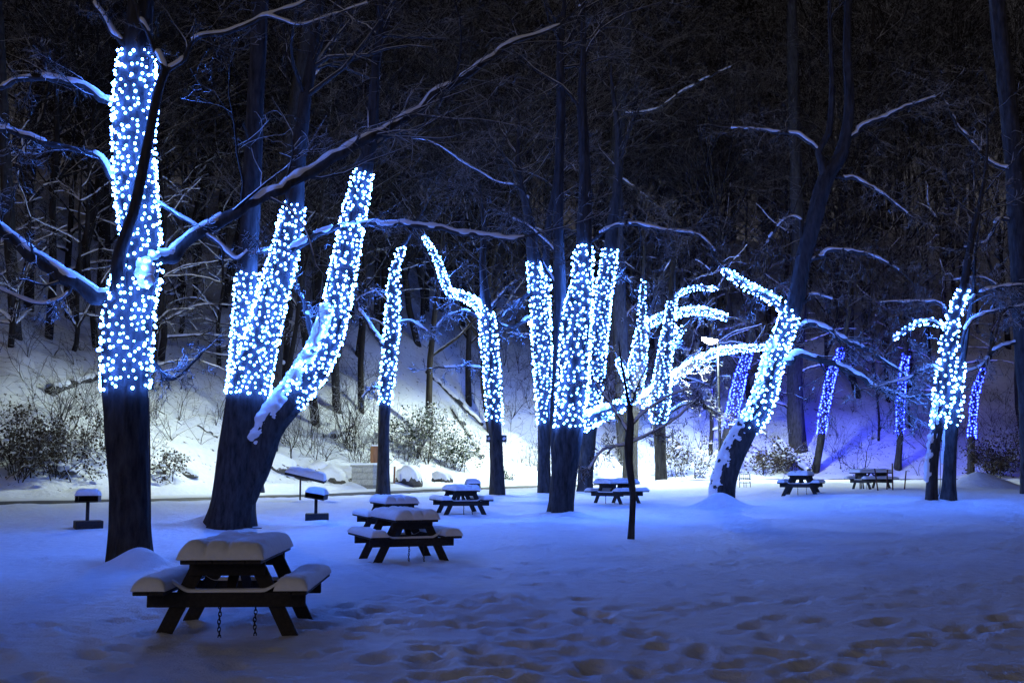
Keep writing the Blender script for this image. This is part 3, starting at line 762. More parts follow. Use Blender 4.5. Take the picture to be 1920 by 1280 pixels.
for (lab, base, p, lit, sd, sl) in [
    ('thin blue-lit tree just behind the right-leaning tree', (1356, 872), [(1356, 874, 16), (1364, 820, 19), (1376, 760, 20), (1390, 700, 18), (1404, 655, 14), (1414, 600, 9)], (655, 808), 30, 'deep blue string of lights just behind the right-leaning tree'),
    ('thin leaning blue-lit tree behind the low end-on picnic table', (1528, 886), [(1528, 888, 13), (1538, 830, 13), (1546, 765, 14), (1560, 700, 13), (1578, 655, 10), (1590, 600, 8)], (654, 815), 31, 'deep blue string of lights above the low end-on picnic table'),
    ('thin upright blue-lit tree behind the warmly lit picnic table', (1683, 882), [(1683, 884, 13), (1687, 820, 11), (1689, 750, 11), (1695, 690, 10), (1699, 660, 8), (1704, 600, 6)], (662, 815), 32, 'deep blue string of lights above the warmly lit picnic table'),
    ('farthest right thin blue-lit tree, bent near its top', (1820, 888), [(1820, 890, 13), (1822, 820, 11), (1826, 760, 10), (1832, 725, 9), (1846, 688, 7), (1862, 640, 5)], (688, 822), 33, 'deep blue string of lights at the far right, bent near the top')]:
    strung_tree(lab, base, [dict(p=p, lit=lit, cont=True, clen=5)], [], sl, bulb_r=0.066, step=0.235, bulb_mat=M_BULB_FAR, seed=sd, string_cat='string lights')

t13, t13b = strung_tree('pair of close snow-flecked trunks at the right, lights merging them above', (1750, 944),
    [dict(p=[(1746, 946, 22), (1747, 900, 20), (1750, 850, 20), (1756, 810, 21), (1768, 750, 30), (1774, 700, 30), (1780, 640, 25), (1788, 600, 20), (1797, 565, 18), (1806, 540, 16), (1818, 470, 12)], lit=(540, 808), cont=True, clen=5, snow=(8, 36), thr=0.62, sthick=0.05),
     dict(p=[(1778, 921, 22, 1.5), (1780, 880, 22, 1.5), (1783, 830, 22, 1.2), (1788, 760, 24, .8), (1795, 700, 20, .5), (1808, 660, 10, .4), (1816, 600, 8, .4)], ground=True, lit=(672, 800), cont=True, clen=4, snow=(10, 26), thr=0.3, sthick=0.07)],
    [dict(p=[(1780, 622, 10), (1760, 606, 8), (1738, 602, 7), (1708, 612, 6), (1674, 636, 4)], lit=True, twigs=4, step=.2, bs=.75),
     dict(p=[(1790, 600, 8), (1765, 572, 7), (1730, 566, 6), (1690, 566, 5), (1648, 567, 4)], twigs=6),
     dict(p=[(1796, 690, 9), (1770, 695, 8), (1740, 690, 7), (1700, 710, 6), (1640, 725, 4)], twigs=5),
     dict(p=[(1800, 660, 9), (1815, 610, 8), (1840, 590, 7), (1880, 580, 6), (1930, 570, 5)], twigs=7),
     dict(p=[(1800, 570, 8), (1850, 545, 7), (1900, 535, 6), (1950, 540, 5)], twigs=7)],
    'string of blue-white bulbs on the pair of close trunks at the right', bulb_r=0.048, step=0.20, seed=21)

# --- unlit trees that can be told apart
S1, S1b = strung_tree('young unlit sapling with a thin crooked trunk in front of the wide table', (1183, 1011),
    [dict(p=[(1183, 1013, 12), (1186, 960, 11), (1186, 920, 11), (1180, 870, 13), (1179, 830, 15), (1182, 785, 11), (1176, 740, 5), (1165, 680, 3.5), (1160, 640, 2.5)], rough=0.14)],
    [dict(p=[(1180, 815, 7), (1160, 780, 5), (1135, 745, 4), (1112, 710, 3), (1100, 670, 2)], twigs=6),
     dict(p=[(1184, 800, 7), (1205, 775, 5), (1235, 755, 4), (1270, 735, 3), (1300, 728, 2)], twigs=6),
     dict(p=[(1182, 780, 7), (1190, 740, 4), (1208, 700, 3), (1222, 665, 2)], twigs=6),
     dict(p=[(1180, 835, 7), (1160, 835, 5), (1130, 845, 4), (1105, 880, 3)], twigs=6),
     dict(p=[(1182, 830, 7), (1215, 815, 5), (1260, 790, 4), (1310, 745, 3)], twigs=7)], seed=41)
for (lab, base, p, limbs, sd) in [
    ('tall black tree rising behind the central tree into the dark canopy', (1172, 868), [(1172, 870, 26), (1166, 700, 26), (1158, 500, 26), (1156, 300, 25), (1166, 150, 24), (1180, -60, 22)],
        [[(1160, 215, 9), (1230, 205, 8), (1300, 160, 6), (1370, 125, 4)], [(1157, 330, 8), (1200, 360, 7), (1240, 395, 5)]], 42),
    ('broad dark unlit tree between the leaning tree and the low table', (1495, 835), [(1495, 838, 30), (1492, 760, 29), (1490, 690, 27), (1500, 560, 25), (1496, 420, 24), (1490, 250, 22), (1486, 60, 20), (1484, -60, 18)], [], 43),
    ('tall dark tree in the wood above the twin-stemmed tree', (512, 842), [(512, 845, 18), (515, 760, 18), (522, 620, 20), (530, 420, 24), (545, 250, 26), (572, 80, 26), (590, -60, 24)],
        [[(545, 240, 8), (600, 130, 7), (640, 60, 5)]], 44),
    ('dark forked tree in the wood behind the slim strung trees', (632, 770), [(632, 772, 14), (628, 700, 15), (618, 560, 18), (606, 380, 22), (612, 200, 22), (632, 60, 20), (640, -60, 18)], [], 45),
    ('black tree at the right edge with a trunk leaving the frame', (1905, 925), [(1935, 935, 36), (1928, 760, 34), (1915, 560, 34), (1908, 400, 34), (1898, 250, 32), (1880, 90, 30), (1865, -60, 28)],
        [[(1912, 420, 12), (1870, 410, 9), (1850, 450, 7), (1790, 470, 5)], [(1900, 320, 12), (1850, 300, 9), (1800, 240, 7), (1770, 190, 5)], [(1915, 560, 12), (1880, 545, 8), (1840, 520, 6), (1790, 525, 4)], [(1920, 640, 10), (1870, 650, 8), (1830, 690, 6), (1780, 700, 4)]], 46),
    ('dark tree in the wood at the far left edge', (40, 640), [(30, 640, 20), (22, 500, 20), (10, 300, 22), (2, 150, 22), (-10, -60, 20)], [], 47)]:
    strung_tree(lab, base, [dict(p=p, cont=True, clen=5)], [dict(p=q, twigs=6) for q in limbs], seed=sd)

# ------------------------------------------------------------------ hillside wood
rng = np.random.default_rng(77)
PROTO = []
for k in range(9):
    out = []
    H = rng.uniform(19, 27); r = rng.uniform(0.19, 0.36)
    g = np.random.default_rng(200 + k)
    lean = np.array([g.normal(0, .08), g.normal(0, .08), 1.0])
    if k in (3, 7): H *= 0.55; r *= 0.5
    grow(out, np.array([0, 0, -0.5]), lean, r, H, 0, 4, g, (16, 7, 4, 3), 0.06, 0.075, rmin=0.012)
    tm = branches_mesh(out, 'trunk', (9, 5, 3, 3, 3), (0, 0)); tm.materials.append(M_FOREST)
    cm = branches_mesh(out, 'crown', (9, 5, 4, 3, 3), (1, 9)); cm.materials.append(M_FTWIG)
    PROTO.append((tm, cm))
placed = []
cand = 0
while len(placed) < 235 and cand < 12000:
    cand += 1
    d = rng.uniform(48, 165); w = math.radians(rng.uniform(-26.5, 26.5))
    x, y = d * math.sin(w), d * math.cos(w)
    s = look('rd', x, y) - ROAD_W - 1
    if s < 5 or s > 75: continue
    if s < 14 and rng.uniform() < 0.6: continue
    if x < -14 and s < 22 and rng.uniform() < 0.6: continue
    if any((x - a) ** 2 + (y - b) ** 2 < 2.6 ** 2 for a, b in placed): continue
    placed.append((x, y))
for i, (x, y) in enumerate(placed):
    k = int(rng.integers(0, len(PROTO))); z = look('z', x, y)
    o = empty('woodland_tree', (x, y, z), 'bare dark tree in the dense wood on the snowy hillside', 'tree', 'bare trees of the hillside wood', rng.uniform(0, 6.28))
    sc = rng.uniform(0.8, 1.25) * (1.0 + 0.35 * float(sstep(20, 42, look('rd', x, y) - ROAD_W))); o.scale = (sc, sc, sc)
    put('trunk', PROTO[k][0], None, o); put('crown', PROTO[k][1], None, o)

SNOWY = []
for k in range(5):
    g = np.random.default_rng(500 + k); H = g.uniform(13, 19); r0 = g.uniform(0.16, 0.27)
    z = np.linspace(-0.5, H, 16); cx = np.cumsum(g.normal(0, 0.10, 16)); cyy = np.cumsum(g.normal(0, 0.10, 16)); cx -= cx[0]; cyy -= cyy[0]
    TP = np.stack([cx, cyy, z], 1); TR = np.linspace(r0, 0.03, 16)
    tb = MB(); tube(tb, TP, TR, 10, 0.15, k); sb_ = MB(); lb = MB(); tw = []
    for j in range(13):
        f = g.uniform(0.14, 0.95) * 15; i = min(int(f), 14); p = TP[i].copy(); az = g.uniform(0, 6.28); el = g.uniform(0.1, 0.9)
        d = np.array([math.cos(az) * math.cos(el), math.sin(az) * math.cos(el), math.sin(el)]); Lm = g.uniform(2.5, 6.5) * (1.1 - 0.5 * f / 15); P = [p]
        for q in range(10):
            d = d + g.normal(0, 0.13, 3) + np.array([0, 0, -0.10 * (q / 10) * g.uniform(0.5, 1.6)]); d /= np.linalg.norm(d); p = p + d * Lm / 10; P.append(p)
        P = np.array(P); R = np.linspace(TR[i] * 0.5 + 0.01, 0.012, 11)
        tw.append(([tuple(x) for x in P], list(R), 1)); snow_strip(sb_, P, R + 0.008, g, 1.0, k * 20 + j, 0.95)
        for q in range(5):
            i2 = int(g.integers(2, 10)); grow(tw, P[i2], rdir(P[i2] - P[i2 - 1], g.uniform(.4, 1.0), g), R[i2] * .6, Lm * g.uniform(.25, .5), 2, 4, g, (0, 0, 5, 3), 0.0, 0.2, rmin=0.008)
    cm = branches_mesh(tw, 'crown', (5, 5, 4, 3, 3)); cm.materials.append(M_TWIG)
    tm = tb.mesh('trunk'); tm.materials.append(M_FOREST); lm_ = None; sm = sb_.mesh('snow'); sm.materials.append(M_CAP)
    SNOWY.append((tm, lm_, cm, sm))
spots2 = []; cand = 0
while len(spots2) < 78 and cand < 12000:
    cand += 1
    d = rng.uniform(46, 130); w = math.radians(rng.uniform(-26, 26)); x, y = d * math.sin(w), d * math.cos(w); s = look('rd', x, y) - ROAD_W - 1
    if s < (10 if x < 6 else 5) or s > 62 or any((x - a) ** 2 + (y - b) ** 2 < 3.5 ** 2 for a, b in spots2): continue
    spots2.append((x, y))
for (x, y) in spots2:
    pr = SNOWY[int(rng.integers(0, 5))]
    o = empty('snow_lined_tree', (x, y, look('z', x, y)), 'bare tree with snow-lined crooked limbs standing on the hillside', 'tree', 'snow-lined trees of the hillside', rng.uniform(0, 6.28))
    o.scale = (rng.uniform(.8, 1.2),) * 3
    tr = put('trunk', pr[0], None, o); put('crown', pr[2], None, o); tag(put('snow', pr[3], None, o), kind='stuff')

# undergrowth: one mass of thin bent stems
mb = MB()
g = np.random.default_rng(5)
cnt = 0; ug = []
while cnt < 1250:
    d = g.uniform(44, 125); w = math.radians(g.uniform(-27, 27)); x, y = d * math.sin(w), d * math.cos(w)
    s = look('rd', x, y) - ROAD_W - 1
    if s < 3.5 or s > 55: continue
    dens = float(fbm(np.array([x / 7]), np.array([y / 7]), 61, 2)[0])
    if dens < g.uniform(-0.25, 0.35): continue
    if x < -14 and s > 8 and g.uniform() < 0.75: continue
    cnt += 1
    z = look('z', x, y)
    out = []
    for k in range(g.integers(2, 5)):
        dr = np.array([g.normal(0, .5), g.normal(0, .5), 1.0])
        grow(out, np.array([x, y, z - 0.05]), dr, g.uniform(0.012, 0.028), g.uniform(1.0, 3.6), 2, 3, g, (0, 0, 5, 0), -0.04, 0.2, rmin=0.008)
    ug.extend(out)
tag(put('undergrowth', branches_mesh(ug, 'undergrowth', (3, 3, 3, 3)), M_FTWIG), 'thin bare brush covering the snowy hillside', 'brush', kind='stuff')

# ------------------------------------------------------------------ shrubs
def leaf_quads(mb, P, D, size, g):
    n = len(P)
    a = g.normal(0, 1, (n, 3)); a /= np.linalg.norm(a, axis=1)[:, None]
    b = np.cross(a, g.normal(0, 1, (n, 3))); b /= np.linalg.norm(b, axis=1)[:, None] + 1e-9
    L = size * g.uniform(0.6, 1.3, n)[:, None]; Wd = L * 0.42
    c = np.cross(a, b) * L * 0.15
    v = np.stack([P, P + a * L * .5 + b * Wd + c, P + a * L, P + a * L * .5 - b * Wd + c], 1).reshape(-1, 3)
    mb.add(v, np.arange(n * 4).reshape(n, 4))

def shrub(base, label, h, spread, stems, leaves, leaf_size, lm, seed, name='shrub', cat='shrub', px=True, snow=0):
    g = np.random.default_rng(seed)
    b = hit(*base) if px else np.array(base)
    root = empty(name, b, label, cat)
    out = []
    for k in range(stems):
        dr = np.array([g.normal(0, spread), g.normal(0, spread) * 0.7, 1.0])
        off = np.array([g.normal(0, spread * h * 0.35), g.normal(0, spread * h * 0.2), -0.1])
        off[2] = look('z', b[0] + off[0], b[1] + off[1]) - b[2] - 0.08
        grow(out, off, dr, 0.012 + 0.008 * h * g.uniform(0.5, 1.2), h * g.uniform(0.6, 1.1), 1, 3, g, (0, 6, 5, 0), 0.0, 0.2, rmin=0.007)
    put('stems', branches_mesh(out, 'stems', (4, 4, 3, 3)), M_TWIG, root)
    if leaves:
        tips = np.concatenate([np.array(p[1:]) for p, r, l in out if l >= 2]); idx = g.integers(0, len(tips), leaves)
        P = tips[idx] + g.normal(0, 0.05 + leaf_size * .5, (leaves, 3))
        m2 = MB(); leaf_quads(m2, P, None, leaf_size, g)
        put('foliage', m2.mesh('foliage', False), lm, root)
        if snow:
            m3 = MB()
            for k in range(snow):
                c = tips[g.integers(0, len(tips))]; r = g.uniform(0.04, 0.13)
                m3.add(ICO2[0] * np.array([r * 1.5, r * 1.3, r * .6]) * (1 + .25 * g.normal(0, 1, (len(ICO2[0]), 1)) * .4) + c, None, ICO2[1])
            tag(put('snow', m3.mesh('snow'), M_CAP, root), kind='stuff')
    return root
shrub((30, 898), 'wide leafy dark shrub on the bank at the far left edge', 2.6, 0.45, 22, 1700, 0.13, M_LEAF, 1, snow=26)
shrub((110, 896), 'tall leafy dark shrub left of the far-left tree trunk', 2.3, 0.42, 20, 1500, 0.13, M_LEAF, 2, snow=22)
shrub((155, 862), 'spindly leaved shrub just left of the far-left tree trunk', 2.4, 0.25, 6, 320, 0.13, M_LEAF, 3)
shrub((305, 893), 'small dark shrub just right of the far-left tree trunk', 1.5, 0.45, 9, 420, 0.12, M_LEAF, 4, snow=8)
shrub((790, 860), 'snow-laden thicket behind the slim tree by the block pier', 3.6, 0.45, 26, 1500, 0.16, M_EVER, 5, snow=70)
shrub((850, 880), 'low evergreen bush sprawling down the bank left of the boxed tree', 2.2, 0.5, 18, 1500, 0.15, M_EVER, 6, snow=40)
shrub((650, 838), 'clump of bare upright stems above the block pier', 4.2, 0.25, 14, 0, 0, None, 7)
shrub((1290, 895), 'leafy snow-flecked bush on the bank under the street lamp', 3.2, 0.5, 18, 900, 0.17, M_LEAF, 8, snow=40)
shrub((1440, 890), 'dark drooping bush just right of the leaning tree', 2.6, 0.5, 16, 1100, 0.19, M_LEAF, 9, snow=30)
shrub((1480, 884), 'low dark bush above the low end-on picnic table', 2.0, 0.5, 14, 900, 0.17, M_LEAF, 10, snow=16)
shrub((1860, 893), 'dense dark bush at the right behind the snow pile', 3.0, 0.55, 24, 2000, 0.18, M_LEAF, 12)
shrub((1900, 885), 'twiggy bush at the right edge behind the snow pile', 3.2, 0.5, 20, 900, 0.16, M_LEAF, 13)
shrub((945, 897), 'tiny green tuft on the bank under the boxed tree', 0.7, 0.6, 8, 260, 0.12, M_EVER, 14)
shrub((1010, 880), 'thin bare shrub on the bright bank left of the central tree', 2.2, 0.4, 9, 60, 0.1, M_LEAF, 15)
shrub((1615, 916), 'thin bare sapling in front of the warmly lit table', 3.4, 0.10, 2, 120, 0.07, M_LEAF, 16, name='sapling', cat='sapling')
for i, (u, v, hh, sd) in enumerate([(598, 880, 3.2, 51), (545, 862, 3.4, 52), (1575, 880, 3.0, 53), (1722, 890, 2.5, 54), (1120, 880, 2.4, 55)]):
    shrub((u, v), ['thin twig of a sapling above the snowy rocks', 'thin sapling left of the rocks beside the leaning tree', 'thin bare sapling behind the low end-on table', 'thin bare sapling right of the warmly lit table', 'thin sapling between the central tree and the wide table'][i], hh, 0.09, 2, 0, 0, None, sd, name='sapling', cat='sapling')

# ------------------------------------------------------------------ rocks, logs, pier
def rock(u, v, wpx, hpx, label, seed, dep=0.7):
    g = np.random.default_rng(seed); b = hit(u, v); s = b[1] / F
    bm = bmesh.new(); bmesh.ops.create_icosphere(bm, subdivisions=4, radius=1.0)
    V = np.array([x.co[:] for x in bm.verts]); T = np.array([[y.index for y in f.verts] for f in bm.faces]); bm.free()
    n = 1 + 0.45 * vnoise(V[:, 0] * 1.3 + V[:, 2] * 1.1 + 7, V[:, 1] * 1.3 + seed, seed) + 0.22 * vnoise(V[:, 0] * 3.5 + V[:, 2] * 2.9, V[:, 1] * 3.5 - V[:, 2] * 2.0, seed + 1)
    V = V * n[:, None] * np.array([wpx * s / 2, wpx * s / 2 * dep, hpx * s]); V[:, 2] = np.maximum(V[:, 2], -hpx * s * .4)
    root = empty('boulder', b, label, 'boulder')
    mb = MB(); mb.add(V, None, T); put('stone', mb.mesh('stone', False), M_ROCK, root)
    # cap of snow: the upper shell lifted a little
    zt = V[:, 2].max(); keep = V[:, 2] > zt * (0.36 + 0.5 * vnoise(V[:, 0] * 2.1 / max(wpx * s, .1) * 3, V[:, 1], seed + 9))
    C = V * np.array([1.03, 1.03, 1.0]); C[:, 2] += np.where(keep, 0.12 * hpx * s + 0.05, -0.03)
    tk = T[keep[T].sum(1) >= 1]; mb = MB(); mb.add(C, None, tk); put('snow', mb.mesh('snow'), M_CAP, root)
    return root
rock(520, 880, 62, 20, 'low snow-capped dark boulder right of the leaning twin tree', 3)
rock(640, 906, 84, 30, 'large dark boulder with a snow lid left of the block pier', 4)
rock(766, 906, 52, 30, 'dark sloping boulder right of the slim tree by the pier', 5)
rock(352, 892, 36, 13, 'small snowy boulder right of the far-left tree trunk', 6)
rock(560, 895, 50, 14, 'snow-covered boulder below the thin sapling', 7)
rock(600, 888, 60, 16, 'rounded white snowy boulder above the pedestal grill', 8)
rock(830, 902, 40, 16, 'small dark boulder left of the small table grill', 9)
rock(120, 890, 50, 12, 'dark boulder under the leafy shrubs at the left', 10)

def log(p0, p1, w, label, name='fallen_log', twg=False, seed=0):
    a = hit(*p0); b = hit(*p1)
    root = empty(name, a, label, 'log')
    g = np.random.default_rng(seed)
    t = np.linspace(0, 1, 9)[:, None]
    P = a * (1 - t) + b * t + np.array([0, 0, 1.0]) * (w * a[1] / F * 0.35) + g.normal(0, 0.03, (9, 3))
    R = np.linspace(1, 0.7, 9) * w * a[1] / F / 2
    mb = MB(); tube(mb, P - a, R, 10, 0.15, seed, cap=True); put('log_wood', mb.mesh('log_wood'), M_BARK, root)
    sm = MB(); snow_strip(sm, P - a, R, g, 0.95, seed); put('snow', sm.mesh('snow'), M_CAP, root)
log((92, 748), (200, 708), 20, 'dark fallen log poking out of the snow behind the far-left tree', seed=1)
log((625, 826), (662, 806), 14, 'short dark log on the slope above the block pier', seed=2)
log((70, 478), (200, 400), 13, 'fallen trunk high on the slope left of the far-left tree', seed=3)
log((1462, 836), (1516, 892), 15, 'snowy fallen trunk sliding down to the low end-on table', seed=4)
log((290, 768), (340, 798), 4, 'thin fallen branch on the slope right of the far-left tree', seed=5)
log((368, 800), (410, 822), 4, 'thin stick on the slope beside the leaning twin tree', seed=6)
log((800, 700), (905, 800), 9, 'long thin fallen trunk on the slope behind the boxed tree', seed=7)
log((850, 770), (905, 862), 10, 'leaning fallen trunk in the thicket left of the boxed tree', seed=8)

def box_me(name, sx, sy, sz, bev=0.006, m=None):
    bm = bmesh.new(); bmesh.ops.create_cube(bm, size=1.0)
    bmesh.ops.scale(bm, vec=(sx, sy, sz), verts=bm.verts)
    if bev: bmesh.ops.bevel(bm, geom=bm.edges[:], offset=bev, segments=1, affect='EDGES')
    me = bpy.data.meshes.new(name); bm.to_mesh(me); bm.free()
    if m: me.materials.append(m)
    return me

def snow_slab(name, lx, ly, h, seed, over=0.015, grooves=None, edge=0.6, nx=34, ny=48, lump=0.25, curve=None):
    """pillow of snow: rounded edges, lumpy top, flat underside at z = 0"""
    x = np.sin(np.linspace(-1, 1, nx) * math.pi / 2) * (lx / 2 + over); y = np.sin(np.linspace(-1, 1, ny) * math.pi / 2) * (ly / 2 + over)
    X, Y = np.meshgrid(x, y, indexing='ij')
    ex = lx / 2 + over - np.abs(X); ey = ly / 2 + over - np.abs(Y)
    ed = h * 1.0
    fx = np.clip(ex / ed, 0, 1); fy = np.clip(ey / ed, 0, 1)
    prof = np.sqrt(np.maximum(1 - (1 - fx) ** 2.4, 0)) * np.sqrt(np.maximum(1 - (1 - fy) ** 2.4, 0))
    Z = h * prof * (1 + lump * fbm(X / 0.35, Y / 0.35, seed, 3) + 0.12 * fbm(X / 0.09, Y / 0.09, seed + 3, 2))
    if grooves is not None:
        for gx in grooves:
            Z -= np.exp(-((X - gx) / 0.012) ** 2) * h * 0.45 * np.exp(-np.minimum(ey, 9) / 0.10) * prof
            Z -= np.exp(-((X - gx) / 0.03) ** 2) * h * 0.10 * prof
    if curve is not None: Z = Z + curve(X, Y)
    w = 1 + 0.02 * vnoise(X / 0.15, Y / 0.15, seed + 8)
    V = np.stack([X * w, Y * w, Z], -1).reshape(-1, 3)
    i, j = np.meshgrid(np.arange(nx - 1), np.arange(ny - 1), indexing='ij')
    q = np.stack([i * ny + j, (i + 1) * ny + j, (i + 1) * ny + j + 1, i * ny + j + 1], -1).reshape(-1, 4)
    mb = MB(); mb.add(V, q)
    bt = V.copy(); bt[:, 2] = -0.004 + (curve(X, Y).ravel() if curve is not None else 0)
    mb.add(bt, q[:, ::-1])
    return mb.mesh(name)

# block pier with a timber post on it
def pier():
    b = hit(688, 912); s = b[1] / F
    w, d, h = 46 * s, 1.0, 34 * s
    root = empty('block_pier', b, 'pale concrete-block pier with a snowy cap behind the slim tree', 'pier', rz=math.radians(-24))
    core = put('core', box_me('core', w - .03, d - .03, h + 0.5, 0.0, M_MORTAR), None, root); core.location = (0, 0, h / 2 - 0.25)
    nrow = 3; bh = (h + .02) / nrow
    bl = box_me('block', w / 2 - 0.015, 0.05, bh - 0.02, 0.008, M_BLOCK); hb = box_me('block', w / 4 - 0.015, 0.05, bh - 0.02, 0.008, M_BLOCK)
    sb = box_me('block', 0.05, d / 2 - 0.015, bh - 0.02, 0.008, M_BLOCK); shb = box_me('block', 0.05, d / 4 - 0.015, bh - 0.02, 0.008, M_BLOCK)
    for r in range(nrow):
        z = (r + .5) * bh
        xs = [(-w / 4, bl), (w / 4, bl)] if r % 2 == 0 else [(-3 * w / 8, hb), (0, bl), (3 * w / 8, hb)]
        for x, me in xs:
            o = put('block', me, None, root); o.location = (x, -d / 2 + 0.008, z)
        ys = [(-d / 4, sb), (d / 4, sb)] if r % 2 == 0 else [(-3 * d / 8, shb), (0, sb), (3 * d / 8, shb)]
        for sd in (-1, 1):
            for y, me in ys:
                o = put('block', me, None, root); o.location = (sd * (w / 2 - 0.008), y, z)
    cap = put('coping', box_me('coping', w + .14, d + .14, 0.09, 0.012, M_BLOCK), None, root); cap.location = (0, 0, h + 0.055)
    sn = put('snow', snow_slab('snow', w + .12, d + .12, 0.10, 3, nx=20, ny=20), M_CAP, cap); sn.location = (0, 0, 0.047)
    pb = at(704, 880, b[1] + 0.9); g = T1(pb[0], pb[1])
    top = at(703, 836, pb[1])[2]
    post = empty('timber_post', (pb[0], pb[1], g), 'stout brown timber post standing behind the block pier', 'post')
    mb = MB(); z = np.linspace(-0.3, top - g, 9); tube(mb, np.stack([0 * z + .01 * np.sin(z * 3), 0 * z, z], 1), np.full(9, 0.29) * (1 + .03 * np.sin(z * 5)), 16, 0.06, 3, cap=True)
    put('log_wood', mb.mesh('log_wood'), M_TIMBER, post)
    bd = box_me('board', 0.62, 0.05, 0.12, 0.01, M_TIMBER)
    sc = snow_slab('snow', 0.46, 0.46, 0.07, 8, nx=14, ny=14); o = put('snow', sc, M_CAP, post); o.location = (0, 0, top - g)
    pb = hit(739, 905); p2 = empty('timber_post', pb, 'short thin brown stake right of the slim tree', 'post')
    mb = MB(); z = np.linspace(-0.2, 0.95, 5); tube(mb, np.stack([0.03 * z, 0 * z, z], 1), np.full(5, 0.06), 8, 0.08, 4, cap=True); put('stake_wood', mb.mesh('stake_wood'), M_TIMBER, p2)
pier()

# ------------------------------------------------------------------ picnic tables
def rotbox(me_name, a, b, w, t, m, axis_y=False):
    """plank from a to b (in the xz plane or yz plane), w wide, t thick across"""
    a = Vector(a); b = Vector(b); d = b - a; L = d.length
    me = box_me(me_name, t if not axis_y else w, w if False else (t if axis_y else w), L, 0.006, m)
    return me
PL = {}
PL['top'] = box_me('top_plank', 0.146, 1.82, 0.042, 0.006, M_WOOD)
PL['bench'] = box_me('bench_plank', 0.14, 1.82, 0.042, 0.006, M_WOOD)
PL['beam'] = box_me('bench_beam', 1.50, 0.042, 0.14, 0.006, M_WOOD)
PL['cleat'] = box_me('top_cleat', 0.72, 0.042, 0.13, 0.006, M_WOOD)
LEG_A, LEG_B = Vector((0.27, 0, 0.70)), Vector((0.66, 0, -0.10))
PL['leg'] = box_me('leg', 0.14, 0.042, (LEG_A - LEG_B).length, 0.006, M_WOOD)
BR_A, BR_B = Vector((0, 0.535, 0.33)), Vector((0, 0.08, 0.70))
PL['brace'] = box_me('brace', 0.10, 0.04, (BR_A - BR_B).length, 0.005, M_WOOD)
GR = [-0.225, -0.075, 0.075, 0.225]
TOPSNOW = [snow_slab('snow', 0.78, 1.84, 0.165, 5 + k, grooves=[-0.15, 0.05] if k else [-0.09, 0.10], nx=56, ny=60) for k in range(2)]
BENSNOW = [snow_slab('snow', 0.29, 1.84, 0.115, 15 + k, nx=24, ny=50) for k in range(3)]
BEAMSNOW = [snow_slab('snow', 1.16, 0.10, 0.03, 25 + k, nx=50, ny=10, over=0.006,
            curve=lambda X, Y: 0.11 * sstep(0.34, 0.58, np.abs(X)) * (1 + 0.0 * Y)) for k in range(2)]
def chain_me():
    mb = MB(); z = 0.30; k = 0
    while z > -0.06:
        th = np.linspace(0, 2 * math.pi, 13)
        p = np.stack([0.014 * np.cos(th), 0 * th, 0.026 * np.sin(th)], 1)
        if k % 2: p = p[:, [1, 0, 2]]
        p = p + np.array([0.004 * math.sin(k), 0, z]); tube(mb, p, np.full(13, 0.0052), 5); z -= 0.036; k += 1
    return mb.mesh('chain')
CHAIN = chain_me(); CHAIN.materials.append(M_IRON)
def picnic_table(u, v, yaw, label, seed, chains=True, sink=0.03, depth=None, scale=1.0, snow_scale=1.0):
    b = hit(u, v)
    if depth: p = at(u, v, depth); b = np.array([p[0], depth, T1(p[0], depth)])
    fwd = math.atan2(-b[0], b[1])            # view direction at that place
    root = empty('picnic_table', (b[0], b[1], b[2] - sink), label, 'picnic table', 'snow-covered picnic tables', fwd + math.radians(yaw))
    root.scale = (scale,) * 3
    for k in range(5):
        o = put('top_plank', PL['top'], None, root); o.location = (-0.30 + 0.15 * k, 0.004 * ((seed * k) % 3 - 1), 0.74)
    for s in (-1, 1):
        for k in range(2):
            o = put('bench_plank', PL['bench'], None, root); o.location = (s * (0.585 + 0.147 * k), 0.003 * k, 0.455)
    for s in (-1, 1):
        o = put('bench_beam', PL['beam'], None, root); o.location = (0, s * 0.585, 0.362)
        o2 = put('snow', BEAMSNOW[s > 0], M_CAP, o); o2.location = (0, -0.01 * s, 0.072)
        o = put('top_cleat', PL['cleat'], None, root); o.location = (0, s * 0.585, 0.653)
        for t in (-1, 1):
            o = put('leg', PL['leg'], None, root)
            c = (LEG_A + LEG_B) / 2; o.location = (t * c.x, s * 0.541, c.z)
            o.rotation_euler = (0, t * math.atan2(LEG_A.x - LEG_B.x, LEG_A.z - LEG_B.z), 0)
        o = put('brace', PL['brace'], None, root)
        c = (BR_A + BR_B) / 2; o.location = (0.0, s * c.y, c.z); o.rotation_euler = (-s * math.atan2(BR_B.y - BR_A.y, BR_B.z - BR_A.z), 0, 0)
        if s > 0:
            pass
    o = put('snow', TOPSNOW[seed % 2], M_CAP, root); o.location = (0, 0, 0.762); o.scale = (1, 1, snow_scale)
    for s in (-1, 1):
        o = put('snow', BENSNOW[(seed + s) % 3], M_CAP, root); o.location = (s * 0.658, 0, 0.477); o.scale = (1, 1, snow_scale)
    if chains:
        for (cx, cyy) in ((-0.06, -0.60), (0.25, -0.45)):
            o = put('chain', CHAIN, None, root); o.location = (cx, cyy, 0.0)
    return root
picnic_table(446, 1180, -11, 'nearest picnic table, warm-tinged snow on its top and two chains hanging below', 1, sink=0.02, scale=1.05)
picnic_table(756, 1048, 15, 'picnic table with thick bench snow, second nearest, in front of another table', 2)
picnic_table(737, 1000, 13, 'half-hidden picnic table right behind the second nearest table', 3)
picnic_table(864, 963, 14, 'picnic table with a small grill behind it, left of the central tree', 4)
picnic_table(1157, 943, -38, 'wide-seen picnic table behind the young sapling', 5)
picnic_table(1503, 926, -8, 'dark end-on picnic table right of the leaning tree', 6)
